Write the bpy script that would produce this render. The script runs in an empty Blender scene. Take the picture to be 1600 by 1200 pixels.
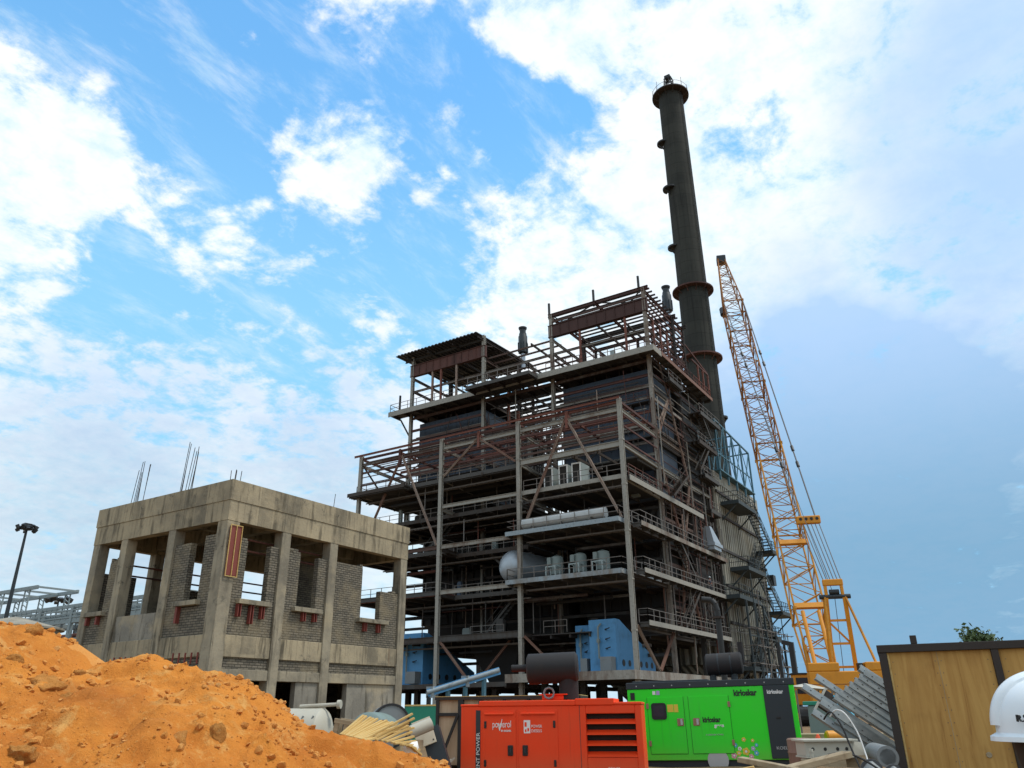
import bpy, math, random
from mathutils import Vector, Matrix, noise
random.seed(7)
R_ = math.radians
SC = bpy.context.scene
COL = SC.collection

# ---------------------------------------------------------------- camera
cam = bpy.data.cameras.new('camera')
cam.sensor_fit = 'HORIZONTAL'; cam.sensor_width = 36.0
cam.lens = 36.0 * 1207.34 / 1600.0
cam.clip_start = 0.05; cam.clip_end = 9000
camo = bpy.data.objects.new('camera', cam); COL.objects.link(camo)
camo.matrix_world = Matrix(((0.538176, -0.323234, -0.778387, 0), (-0.842775, -0.21718, -0.492508, 0),
                            (-0.009855, 0.921061, -0.389294, 1.65), (0, 0, 0, 1)))
SC.camera = camo
SC.view_settings.view_transform = 'Standard'; SC.view_settings.look = 'None'
SC.view_settings.gamma = 1; SC.view_settings.exposure = 0.28
SC.view_settings.use_curve_mapping = False

# directions along the ground: the road in front of the camera runs along FW, RT is to its right
RT = Vector((math.sin(R_(32.3227)), -math.cos(R_(32.3227)), 0)); FW = Vector((math.cos(R_(32.3227)), math.sin(R_(32.3227)), 0))
def P(r, f, z): return RT * r + FW * f + Vector((0, 0, z))
G = 0.6     # level of the site

# ---------------------------------------------------------------- sky and sun
SUN_EL, SUN_AZ = R_(62), R_(-62)        # azimuth measured from +X, counter-clockwise
BIAS = [(0.491,0.653,0.577,0.240,-0.52),(0.276,0.689,0.670,0.141,-0.45),(0.359,0.671,0.649,0.108,-0.45),(0.429,0.571,0.700,0.075,-0.40),(0.634,0.513,0.579,0.075,-0.30),(0.534,0.478,0.698,0.099,-0.45),(0.625,0.391,0.676,0.070,-0.50),(0.677,0.332,0.656,0.062,-0.50),(0.769,0.159,0.619,0.050,-0.36),(0.706,0.251,0.663,0.033,-0.20),(0.678,0.544,0.495,0.066,-0.42),(0.412,0.798,0.440,0.050,-0.32),(0.865,0.013,0.502,0.050,-0.15),(0.405,0.750,0.523,0.050,-0.30),(0.273,0.769,0.578,0.083,0.60),(0.349,0.745,0.569,0.070,0.62),(0.308,0.805,0.508,0.079,0.50),(0.385,0.623,0.680,0.050,0.85),(0.507,0.581,0.637,0.058,0.66),(0.559,0.536,0.633,0.041,0.50),(0.615,0.446,0.650,0.046,0.70),(0.617,0.500,0.607,0.037,0.55),(0.470,0.494,0.732,0.066,0.45),(0.455,0.711,0.537,0.050,0.50),(0.477,0.660,0.580,0.025,0.50),(0.590,0.324,0.740,0.075,0.30),(0.857,0.095,0.507,0.300,0.35),(0.700,0.480,0.520,0.110,0.30)]
SHADE = [(0.801,-0.103,0.589,0.166,0.85),(0.938,0.089,0.334,0.108,0.75),(0.989,0.061,0.132,0.348,1.00),(0.956,0.198,0.216,0.166,0.50),(0.552,0.786,0.279,0.199,0.35),(0.406,0.885,0.230,0.182,0.25),(0.680,0.661,0.316,0.108,0.30),]
def build_world():
    w = bpy.data.worlds.new('World'); SC.world = w; w.use_nodes = True
    nt = w.node_tree; nt.nodes.clear()
    N = nt.nodes.new; L = nt.links.new
    out = N('ShaderNodeOutputWorld'); bg = N('ShaderNodeBackground'); bg.inputs[1].default_value = 0.1
    L(bg.outputs[0], out.inputs[0])
    sky = N('ShaderNodeTexSky'); sky.sky_type = 'NISHITA'; sky.sun_disc = False
    sky.sun_elevation = SUN_EL; sky.sun_rotation = R_(90) - SUN_AZ; sky.altitude = 200; sky.air_density = 1.0; sky.dust_density = 0.4; sky.ozone_density = 1.2
    tc = N('ShaderNodeTexCoord'); D = tc.outputs['Generated']
    def M(op, a, b=None, c=None, clamp=False):
        n = N('ShaderNodeMath'); n.operation = op; n.use_clamp = clamp
        for i, v in enumerate((a, b, c)):
            if v is None: continue
            if isinstance(v, (int, float)): n.inputs[i].default_value = v
            else: L(v, n.inputs[i])
        return n.outputs[0]
    def smooth(v, a, b):
        n = N('ShaderNodeMapRange'); n.interpolation_type = 'SMOOTHSTEP'
        L(v, n.inputs[0]); n.inputs[1].default_value = a; n.inputs[2].default_value = b
        return n.outputs[0]
    def blobs(lst, src):
        tot = None
        for x, y, z, r, wt in lst:
            dn = N('ShaderNodeVectorMath'); dn.operation = 'DOT_PRODUCT'; L(src, dn.inputs[0]); dn.inputs[1].default_value = (x, y, z)
            s = M('MULTIPLY', smooth(dn.outputs['Value'], math.cos(r * 1.45), math.cos(r * 0.15)), wt)
            tot = s if tot is None else M('ADD', tot, s)
        return tot
    def noise_(vec, scale, det, rough, dist=0.0):
        n = N('ShaderNodeTexNoise'); L(vec, n.inputs['Vector']); n.inputs['Scale'].default_value = scale
        n.inputs['Detail'].default_value = det; n.inputs['Roughness'].default_value = rough; n.inputs['Distortion'].default_value = dist
        return n
    sep = N('ShaderNodeSeparateXYZ'); L(D, sep.inputs[0])
    zz = M('ADD', M('MAXIMUM', sep.outputs[2], 0.0), 0.22)
    cb = N('ShaderNodeCombineXYZ'); L(M('DIVIDE', sep.outputs[0], zz), cb.inputs[0]); L(M('DIVIDE', sep.outputs[1], zz), cb.inputs[1])
    # the direction warped a little so that no cloud outline is round
    wn = noise_(cb.outputs[0], 3.0, 4, 0.6)
    wv = N('ShaderNodeVectorMath'); wv.operation = 'SUBTRACT'; L(wn.outputs['Color'], wv.inputs[0]); wv.inputs[1].default_value = (.5, .5, .5)
    ws = N('ShaderNodeVectorMath'); ws.operation = 'SCALE'; L(wv.outputs[0], ws.inputs[0]); ws.inputs['Scale'].default_value = 0.16
    wa = N('ShaderNodeVectorMath'); wa.operation = 'ADD'; L(D, wa.inputs[0]); L(ws.outputs[0], wa.inputs[1])
    wnm = N('ShaderNodeVectorMath'); wnm.operation = 'NORMALIZE'; L(wa.outputs[0], wnm.inputs[0])
    DW = wnm.outputs[0]
    n1 = noise_(cb.outputs[0], 7.5, 10, 0.62, 0.35).outputs['Fac']
    n2 = noise_(cb.outputs[0], 21.0, 7, 0.64, 0.1).outputs['Fac']
    nn = M('ADD', M('MULTIPLY', M('SUBTRACT', n1, 0.5), 2.5), M('MULTIPLY', M('SUBTRACT', n2, 0.5), 1.25))
    dens = M('ADD', nn, M('ADD', blobs(BIAS, DW), M('MULTIPLY_ADD', smooth(sep.outputs[2], 0.42, 0.12), 0.5, 0.36)))
    m0 = smooth(dens, -0.14, 0.52)
    vs_ = N('ShaderNodeMapping'); L(cb.outputs[0], vs_.inputs[0]); vs_.inputs['Rotation'].default_value = (0, 0, 0.7); vs_.inputs['Scale'].default_value = (1, 2.6, 1)
    n3 = noise_(vs_.outputs[0], 5.0, 10, 0.68, 0.25).outputs['Fac']
    veil = M('MULTIPLY', smooth(n3, 0.47, 0.78), 0.50)
    mask = M('MAXIMUM', m0, M('ADD', M('MULTIPLY', m0, 0.6), veil), None, True)
    # thin places in the sheet
    shade = M('ADD', blobs(SHADE, DW), M('MULTIPLY', M('SUBTRACT', n1, 0.5), 0.9), clamp=True)
    low = smooth(sep.outputs[2], 0.34, 0.02)
    def CM(f, a, b, blend='MIX'):
        n = N('ShaderNodeMix'); n.data_type = 'RGBA'; n.blend_type = blend
        for i, v in ((0, f), (6, a), (7, b)):
            if isinstance(v, tuple): n.inputs[i].default_value = (*v, 1)
            elif isinstance(v, (int, float)): n.inputs[i].default_value = v
            else: L(v, n.inputs[i])
        return n.outputs[2]
    lit = CM(smooth(M('ADD', M('MULTIPLY', n1, 0.6), M('MULTIPLY', n2, 0.4)), 0.36, 0.60), (6.0, 7.7, 8.5), (8.9, 9.1, 9.2))
    dk = CM(smooth(sep.outputs[2], 0.48, 0.14), (3.9, 5.8, 8.6), (1.7, 3.5, 5.3))
    c1 = CM(M('MULTIPLY', shade, 0.95), lit, dk)
    cl = CM(M('MULTIPLY', M('MULTIPLY', low, 0.75), M('SUBTRACT', 1.0, shade, None, True)), c1, (4.6, 6.6, 8.0))
    blue = CM(M('MULTIPLY_ADD', smooth(sep.outputs[2], 0.74, 0.40), 0.45, 0.38), CM(1.0, sky.outputs[0], (0.62, 1.75, 2.5), 'MULTIPLY'), (2.9, 6.1, 8.6))
    mx = N('ShaderNodeMix'); mx.data_type = 'RGBA'; L(mask, mx.inputs[0]); L(blue, mx.inputs[6]); L(cl, mx.inputs[7])
    L(mx.outputs[2], bg.inputs[0])
    w.cycles.sampling_method = 'MANUAL'; w.cycles.sample_map_resolution = 1024
build_world()
sl = bpy.data.lights.new('sun', 'SUN'); sl.energy = 2.0; sl.angle = R_(10); sl.color = (1.0, 0.95, 0.86)
so = bpy.data.objects.new('sun', sl); COL.objects.link(so)
sd = Vector((math.cos(SUN_AZ) * math.cos(SUN_EL), math.sin(SUN_AZ) * math.cos(SUN_EL), math.sin(SUN_EL)))
so.rotation_euler = sd.to_track_quat('Z', 'Y').to_euler(); so.location = (20, -30, 80)

# ---------------------------------------------------------------- helpers
class MB:
    def __init__(s): s.v = []; s.f = []
    def add(s, vs, fs):
        o = len(s.v); s.v += [Vector(v) for v in vs]; s.f += [tuple(i + o for i in f) for f in fs]; return s
    def hexa(s, c):          # 8 corners: bottom ring then top ring
        return s.add(c, [(3, 2, 1, 0), (4, 5, 6, 7), (0, 1, 5, 4), (1, 2, 6, 5), (2, 3, 7, 6), (3, 0, 4, 7)])
    def box(s, x0, x1, y0, y1, z0, z1):
        return s.hexa([(x0, y0, z0), (x1, y0, z0), (x1, y1, z0), (x0, y1, z0), (x0, y0, z1), (x1, y0, z1), (x1, y1, z1), (x0, y1, z1)])
    def cbox(s, c, sx, sy, sz, rot=None):
        h = Vector((sx, sy, sz)) / 2; pts = []
        for z in (-1, 1):
            for x, y in ((-1, -1), (1, -1), (1, 1), (-1, 1)):
                p = Vector((x * h.x, y * h.y, z * h.z))
                if rot: p = rot @ p
                pts.append(Vector(c) + p)
        return s.hexa(pts)
    def frame(s, p0, p1, up=(0, 0, 1)):
        a = Vector(p1) - Vector(p0); n = a.normalized(); u = Vector(up)
        if abs(n.dot(u.normalized())) > 0.98: u = Vector((1, 0, 0)) if abs(n.x) < 0.9 else Vector((0, 1, 0))
        x = n.cross(u).normalized(); y = x.cross(n).normalized()
        return n, x, y
    def bar(s, p0, p1, w, h=None, up=(0, 0, 1)):
        h = h or w; p0 = Vector(p0); p1 = Vector(p1); n, x, y = s.frame(p0, p1, up)
        c = [(-1, -1), (1, -1), (1, 1), (-1, 1)]
        return s.hexa([p0 + x * (a * w / 2) + y * (b * h / 2) for a, b in c] + [p1 + x * (a * w / 2) + y * (b * h / 2) for a, b in c])
    def ibar(s, p0, p1, w, h, up=(0, 0, 1), t=None):
        p0 = Vector(p0); p1 = Vector(p1); n, x, y = s.frame(p0, p1, up); t = t or h * 0.09
        o = y * (h / 2 - t / 2)
        s.bar(p0 + o, p1 + o, w, t, up); s.bar(p0 - o, p1 - o, w, t, up); s.bar(p0, p1, t, h - 2 * t, up); return s
    def tube(s, p0, p1, r, n=8, r2=None, caps=True):
        p0 = Vector(p0); p1 = Vector(p1); r2 = r if r2 is None else r2; _, x, y = s.frame(p0, p1)
        vs = []
        for p, rr in ((p0, r), (p1, r2)):
            for i in range(n):
                a = 2 * math.pi * i / n; vs.append(p + x * (math.cos(a) * rr) + y * (math.sin(a) * rr))
        fs = [(i, (i + 1) % n, n + (i + 1) % n, n + i) for i in range(n)]
        if caps: fs += [tuple(range(n))[::-1], tuple(range(n, 2 * n))]
        return s.add(vs, fs)
    def path(s, pts, r, n=6):
        for a, b in zip(pts[:-1], pts[1:]): s.tube(a, b, r, n)
        return s
    def lathe(s, prof, o, axis=(0, 0, 1), n=24):   # prof: (radius, distance along the axis)
        o = Vector(o); ax = Vector(axis).normalized(); _, x, y = s.frame(o, o + ax); vs = []
        for r, d in prof:
            for i in range(n):
                a = 2 * math.pi * i / n; vs.append(o + ax * d + x * (math.cos(a) * r) + y * (math.sin(a) * r))
        fs = []
        for k in range(len(prof) - 1):
            for i in range(n):
                j = (i + 1) % n; fs.append((k * n + i, k * n + j, (k + 1) * n + j, (k + 1) * n + i))
        fs.append(tuple(range(n))[::-1]); fs.append(tuple(range((len(prof) - 1) * n, len(prof) * n)))
        return s.add(vs, fs)
    def prism(s, poly, ext):
        n = len(poly); poly = [Vector(p) for p in poly]; e = Vector(ext)
        fs = [tuple(range(n))[::-1], tuple(range(n, 2 * n))] + [(i, (i + 1) % n, n + (i + 1) % n, n + i) for i in range(n)]
        return s.add(poly + [p + e for p in poly], fs)
    def build(s, name, mat, parent=None, world=False, smooth=False, bevel=0, loc=None):
        vs = s.v
        if parent is not None and world:
            l, rz = XF[parent.name]; rot = Matrix.Rotation(-rz, 3, 'Z'); vs = [rot @ (v - l) for v in vs]
        if loc is not None:
            l = Vector(loc); vs = [v - l for v in vs]
        me = bpy.data.meshes.new(name); me.from_pydata([tuple(v) for v in vs], [], s.f); me.update()
        fixnormals(me)
        if smooth:
            me.polygons.foreach_set('use_smooth', [True] * len(me.polygons))
            me.set_sharp_from_angle(angle=R_(35))
        me.materials.append(mat)
        ob = bpy.data.objects.new(name, me); COL.objects.link(ob)
        if parent is not None: ob.parent = parent; XF[ob.name] = XF[parent.name]
        elif loc is not None: ob.location = loc; XF[ob.name] = (Vector(loc), 0.0)
        else: XF[ob.name] = (Vector((0, 0, 0)), 0.0)
        if bevel:
            b = ob.modifiers.new('bevel', 'BEVEL'); b.width = bevel; b.segments = 2; b.limit_method = 'ANGLE'
        return ob
import bmesh
def fixnormals(me):
    if len(me.polygons) > 60000: return
    bm = bmesh.new(); bm.from_mesh(me); bmesh.ops.recalc_face_normals(bm, faces=bm.faces); bm.to_mesh(me); bm.free()
XF = {}
def tag(o, label, cat, group=None, kind=None):
    o['label'] = label; o['category'] = cat
    if group: o['group'] = group
    if kind: o['kind'] = kind
    return o
def thing(name, label, cat, loc, rz=0.0, group=None):
    o = bpy.data.objects.new(name, None); COL.objects.link(o); o.empty_display_size = 0.3
    o.location = loc; o.rotation_euler = (0, 0, rz); XF[o.name] = (Vector(loc), rz)
    return tag(o, label, cat, group)
def thing_lr(name, label, cat, l, r, z, group=None):   # local +x runs from l to r (r,f pairs), +y away from the camera
    a = P(l[0], l[1], z); b = P(r[0], r[1], z); d = b - a
    t = thing(name, label, cat, a, math.atan2(d.y, d.x), group); return t, d.length
def copy_tree(o, parent=None):
    c = o.copy(); COL.objects.link(c)
    if parent is not None: c.parent = parent
    XF[c.name] = XF.get(o.name, (Vector(o.location), o.rotation_euler.z))
    for ch in list(o.children): copy_tree(ch, c)
    return c
def text(name, s, size, mat, parent, loc, rot=(R_(90), 0, 0), ext=0.003, align='LEFT', sx=1.0, bold=0.0):
    cu = bpy.data.curves.new(name, 'FONT'); cu.body = s; cu.size = size; cu.extrude = ext; cu.align_x = align; cu.offset = bold
    ob = bpy.data.objects.new(name, cu); COL.objects.link(ob)
    dg = bpy.context.evaluated_depsgraph_get(); dg.update()
    me = bpy.data.meshes.new_from_object(ob.evaluated_get(dg)); bpy.data.objects.remove(ob)
    me.materials.clear(); me.materials.append(mat)
    o = bpy.data.objects.new(name, me); COL.objects.link(o); o.parent = parent; o.location = loc; o.rotation_euler = rot; o.scale = (sx, 1, 1)
    return o

# ---------------------------------------------------------------- materials
class NT:
    def __init__(s, name):
        m = bpy.data.materials.new(name); m.use_nodes = True; s.m = m; s.t = m.node_tree; s.b = s.t.nodes['Principled BSDF']
        s.co = s.n('ShaderNodeTexCoord').outputs['Object']
    def n(s, k): return s.t.nodes.new(k)
    def l(s, a, b): s.t.links.new(a, b)
    def val(s, sock, v):
        if isinstance(v, (int, float, tuple)): sock.default_value = v
        else: s.l(v, sock)
    def noise(s, scale, det=5, rough=.6, vec=None, dist=0.0, out='Fac'):
        n = s.n('ShaderNodeTexNoise'); s.l(vec or s.co, n.inputs['Vector']); n.inputs['Scale'].default_value = scale
        n.inputs['Detail'].default_value = det; n.inputs['Roughness'].default_value = rough; n.inputs['Distortion'].default_value = dist
        return n.outputs[out]
    def ramp(s, v, a, b, lo=0., hi=1.):
        n = s.n('ShaderNodeMapRange'); n.interpolation_type = 'SMOOTHSTEP'; s.l(v, n.inputs[0])
        for i, q in enumerate((a, b, lo, hi)): n.inputs[i + 1].default_value = q
        return n.outputs[0]
    def mix(s, f, a, b, blend='MIX'):
        n = s.n('ShaderNodeMix'); n.data_type = 'RGBA'; n.blend_type = blend; s.val(n.inputs[0], f)
        for i, v in ((6, a), (7, b)): s.val(n.inputs[i], v if not isinstance(v, tuple) else (*v[:3], 1))
        return n.outputs[2]
    def math(s, op, a, b=None):
        n = s.n('ShaderNodeMath'); n.operation = op; s.val(n.inputs[0], a)
        if b is not None: s.val(n.inputs[1], b)
        return n.outputs[0]
    def scale(s, v, sc):
        n = s.n('ShaderNodeMapping'); s.l(v, n.inputs[0]); n.inputs['Scale'].default_value = sc; return n.outputs[0]
    def xyz(s, v=None):
        n = s.n('ShaderNodeSeparateXYZ'); s.l(v or s.co, n.inputs[0]); return n.outputs
    def comb(s, x, y, z=0.0):
        n = s.n('ShaderNodeCombineXYZ')
        for i, q in enumerate((x, y, z)): s.val(n.inputs[i], q)
        return n.outputs[0]
    def rand(s): return s.n('ShaderNodeObjectInfo').outputs['Random']
    def bump(s, h, st=.3, dist=.02):
        n = s.n('ShaderNodeBump'); s.l(h, n.inputs['Height']); n.inputs['Strength'].default_value = st; n.inputs['Distance'].default_value = dist
        s.l(n.outputs[0], s.b.inputs['Normal'])
    def done(s, col, rough=.7, metal=0., spec=.5):
        s.val(s.b.inputs['Base Color'], col if not isinstance(col, tuple) else (*col[:3], 1)); s.val(s.b.inputs['Roughness'], rough)
        s.b.inputs['Metallic'].default_value = metal; s.b.inputs['Specular IOR Level'].default_value = spec; return s.m

def m_paint(name, c, dirt=(.12, .09, .06), amt=.35, rough=.45, metal=0., sc=2.0, spec=.4):
    t = NT(name); n = t.noise(sc, 7, .65); n2 = t.noise(sc * 9, 4, .6)
    f = t.math('MULTIPLY', t.ramp(n, .48, .75), amt); f = t.math('ADD', f, t.math('MULTIPLY', t.ramp(n2, .55, .8), amt * .4))
    t.bump(t.noise(sc * 2.5, 3, .5), .05, .02)
    return t.done(t.mix(f, c, dirt), t.math('ADD', t.math('MULTIPLY', n, .3), rough - .1), metal, spec)
def m_steel(name, grey, rust, lo, hi, seed=0.):
    t = NT(name); v = t.scale(t.co, (1, 1, .35)); r = t.rand()
    n = t.noise(.55, 8, .7, v); n2 = t.noise(5, 4, .6)
    k = t.math('ADD', n, t.math('MULTIPLY', t.math('SUBTRACT', r, .5), .42))
    c = t.mix(t.ramp(k, lo, hi), grey, rust); c = t.mix(t.math('MULTIPLY', t.ramp(n2, .5, .75), .45), c, (.05, .035, .03))
    return t.done(c, .75, 0., .25)
def m_concrete(name, base, dark, boards=True):
    t = NT(name); x, y, z = t.xyz()[:3]; s = t.math('ADD', x, y)
    big = t.noise(.45, 7, .68); fine = t.noise(9, 6, .65); streak = t.noise(1.6, 5, .6, t.comb(t.math('MULTIPLY', s, 2.6), t.math('MULTIPLY', z, .28), 0))
    c = t.mix(t.ramp(big, .36, .66), base, dark)
    if boards:
        cell = t.math('FLOOR', t.math('DIVIDE', s, .62)); wn = t.n('ShaderNodeTexWhiteNoise'); wn.noise_dimensions = '2D'
        t.l(t.comb(cell, t.math('FLOOR', t.math('DIVIDE', z, .72))), wn.inputs['Vector'])
        c = t.mix(t.math('MULTIPLY', wn.outputs['Value'], .5), c, tuple(q * 1.35 for q in base)); c = t.mix(t.math('MULTIPLY', t.ramp(wn.outputs['Value'], .25, .0), .55), c, dark)
        fr = t.math('FRACT', t.math('DIVIDE', s, .62)); ln = t.ramp(t.math('ABSOLUTE', t.math('SUBTRACT', fr, .5)), .478, .495)
        c = t.mix(t.math('MULTIPLY', ln, t.ramp(fine, .35, .6, .15, .7)), c, (.10, .085, .06))
    c = t.mix(t.math('MULTIPLY', t.ramp(streak, .50, .68), .75), c, (.075, .064, .045))
    c = t.mix(t.math('MULTIPLY', t.ramp(t.noise(1.9, 7, .7), .56, .70), .6), c, (.07, .066, .055))
    hc = t.noise(1.15, 8, .78, t.comb(t.math('MULTIPLY', s, 1.0), t.math('MULTIPLY', z, .8), 7.)); c = t.mix(t.math('MULTIPLY', t.ramp(hc, .60, .66), .7), c, (.06, .058, .05))
    rs = t.noise(1.0, 4, .6, t.comb(t.math('MULTIPLY', s, 3.4), t.math('MULTIPLY', z, .12), 3.)); c = t.mix(t.math('MULTIPLY', t.ramp(rs, .63, .74), .5), c, (.20, .10, .045))
    pl = t.noise(.8, 5, .6, t.comb(s, z, 11.)); c = t.mix(t.math('MULTIPLY', t.ramp(pl, .52, .68), .5), c, (.44, .36, .235))
    t.bump(t.math('ADD', fine, t.math('MULTIPLY', hc, -.8)), .5, .03)
    return t.done(c, .9, 0., .2)
def m_stack(name):
    t = NT(name); x, y, z = t.xyz()[:3]; ang = t.math('ARCTAN2', y, x)
    st = t.noise(1.0, 6, .65, t.comb(t.math('MULTIPLY', ang, 7), t.math('MULTIPLY', z, .05))); big = t.noise(.12, 6, .6); fine = t.noise(1.4, 5, .65)
    lift = t.math('FLOOR', t.math('DIVIDE', z, 2.5)); wn = t.n('ShaderNodeTexWhiteNoise'); wn.noise_dimensions = '1D'; t.l(lift, wn.inputs['W'])
    c = t.mix(t.ramp(big, .4, .62), (.047, .048, .042), (.033, .034, .031)); c = t.mix(t.math('MULTIPLY', wn.outputs['Value'], .35), c, (.062, .061, .052))
    ln = t.ramp(t.math('ABSOLUTE', t.math('SUBTRACT', t.math('FRACT', t.math('DIVIDE', z, 2.5)), .5)), .47, .495); c = t.mix(t.math('MULTIPLY', ln, .6), c, (.018, .018, .017))
    c = t.mix(t.math('MULTIPLY', t.ramp(st, .5, .7), .65), c, (.016, .016, .015)); c = t.mix(t.math('MULTIPLY', t.ramp(st, .42, .3), .4), c, (.085, .082, .07)); c = t.mix(t.math('MULTIPLY', t.ramp(fine, .55, .75), .3), c, (.02, .02, .019))
    return t.done(c, .9, 0., .15)
def m_brick(name):
    t = NT(name); x, y, z = t.xyz()[:3]; s = t.math('ADD', x, y)
    b = t.n('ShaderNodeTexBrick'); t.l(t.comb(s, z), b.inputs['Vector']); b.inputs['Scale'].default_value = 1.0
    b.inputs['Brick Width'].default_value = .24; b.inputs['Row Height'].default_value = .085; b.inputs['Mortar Size'].default_value = .012; b.inputs['Mortar Smooth'].default_value = .3
    b.inputs['Color1'].default_value = (.20, .175, .135, 1); b.inputs['Color2'].default_value = (.115, .105, .085, 1); b.inputs['Mortar'].default_value = (.055, .05, .042, 1); b.inputs['Bias'].default_value = -.2
    big = t.noise(.7, 6, .7); c = t.mix(t.math('MULTIPLY', t.ramp(big, .45, .70), .85), b.outputs['Color'], (.25, .205, .135)); c = t.mix(t.math('MULTIPLY', t.ramp(t.noise(6, 5, .7), .5, .8), .55), c, (.055, .05, .045))
    t.bump(t.math('SUBTRACT', t.noise(14, 4, .6), t.math('MULTIPLY', b.outputs['Fac'], 1.4)), .8, .03)
    return t.done(c, .92, 0., .15)
def m_sand(name, a=(.60, .225, .042), b=(.48, .16, .030), pale=(.64, .36, .12), dk=(.34, .12, .03)):
    t = NT(name); n = t.noise(.8, 7, .62); n2 = t.noise(9, 7, .7); n3 = t.noise(70, 4, .6); n4 = t.noise(2.6, 7, .72, None, .6); n5 = t.noise(.55, 5, .6, t.scale(t.co, (1, 1, 2.5))); n6 = t.noise(28, 5, .7)
    c = t.mix(t.ramp(n, .38, .64), a, b); c = t.mix(t.math('MULTIPLY', t.ramp(n4, .53, .68), .75), c, pale); c = t.mix(t.math('MULTIPLY', t.ramp(n5, .52, .66), .5), c, dk); c = t.mix(t.math('MULTIPLY', t.ramp(n2, .54, .72), .42), c, dk); c = t.mix(t.math('MULTIPLY', t.ramp(n6, .56, .70), .38), c, pale)
    t.bump(t.math('ADD', t.math('MULTIPLY', n2, .8), t.math('ADD', t.math('MULTIPLY', n3, .22), t.math('MULTIPLY', n6, .4))), 1.0, .035)
    return t.done(c, .95, 0., .08)
def m_wood(name, a, b, dark, along='z', sc=1.0):
    t = NT(name); x, y, z = t.xyz()[:3]; s = t.math('ADD', x, y)
    v = t.comb(t.math('MULTIPLY', s, 7 * sc), t.math('MULTIPLY', z, .55 * sc)) if along == 'z' else t.scale(t.co, (.6 * sc, 7 * sc, 7 * sc))
    g = t.noise(1.2, 8, .62, v, 1.2); g2 = t.noise(.9, 5, .6)
    c = t.mix(t.ramp(g, .35, .65), a, b); c = t.mix(t.math('MULTIPLY', t.ramp(g, .60, .72), .6), c, dark); c = t.mix(t.math('MULTIPLY', t.ramp(g2, .5, .75), .5), c, dark)
    t.bump(g, .25, .01)
    return t.done(c, .75, 0., .25)
def m_plain(name, c, rough=.6, metal=0., spec=.4):
    t = NT(name); n = t.noise(6, 4, .6); return t.done(t.mix(t.math('MULTIPLY', n, .25), c, tuple(q * .6 for q in c)), rough, metal, spec)
def m_clad(name):
    t = NT(name); x, y, z = t.xyz()[:3]; s = t.math('ADD', x, y)
    wv = t.math('SINE', t.math('MULTIPLY', s, 2 * math.pi / .9)); n = t.noise(.5, 7, .65); st = t.noise(1.3, 5, .6, t.comb(t.math('MULTIPLY', s, 3.0), t.math('MULTIPLY', z, .2)))
    c = t.mix(t.ramp(n, .4, .65), (.36, .335, .27), (.27, .25, .20)); c = t.mix(t.math('MULTIPLY', t.ramp(st, .5, .72), .5), c, (.09, .08, .065))
    t.bump(wv, .9, .12)
    return t.done(c, .6, 0., .3)
def m_galv(name):
    t = NT(name); v = t.n('ShaderNodeTexVoronoi'); t.l(t.co, v.inputs['Vector']); v.inputs['Scale'].default_value = 28
    n = t.noise(2.2, 6, .65); c = t.mix(t.math('MULTIPLY', v.outputs['Color'], .5) if False else t.ramp(n, .35, .65), (.36, .40, .41), (.22, .26, .275))
    return t.done(c, t.math('ADD', .38, t.math('MULTIPLY', n, .25)), .2, .4)
def m_weathered(name, c, fade, dirt, seed):
    t = NT(name); x, y, z = t.xyz()[:3]; s_ = t.math('ADD', x, y)
    big = t.noise(.9, 5, .6, t.comb(t.math('ADD', s_, seed), z)); fine = t.noise(22, 4, .65); st = t.noise(1.0, 5, .65, t.comb(t.math('MULTIPLY', s_, 16), t.math('MULTIPLY', z, .8), seed)); sc = t.noise(5, 7, .75, t.comb(t.math('MULTIPLY', s_, 1.5), t.math('MULTIPLY', z, 7), seed))
    k = t.mix(t.math('MULTIPLY', t.ramp(big, .35, .7), .5), c, fade); k = t.mix(t.math('MULTIPLY', t.ramp(st, .55, .78), .38), k, dirt); k = t.mix(t.math('MULTIPLY', t.ramp(sc, .66, .74), .45), k, fade)
    dust = t.math('MULTIPLY', t.ramp(t.math('ADD', z, t.math('MULTIPLY', t.math('SUBTRACT', big, .5), .6)), .5, -.15), .38); k = t.mix(dust, k, (.38, .22, .10)); k = t.mix(t.math('MULTIPLY', t.ramp(fine, .62, .8), .25), k, dirt)
    t.bump(t.noise(1.6, 2, .5), .10, .03)
    return t.done(k, t.math('ADD', .38, t.math('MULTIPLY', sc, .3)), 0., .28)
MT = {}
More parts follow.
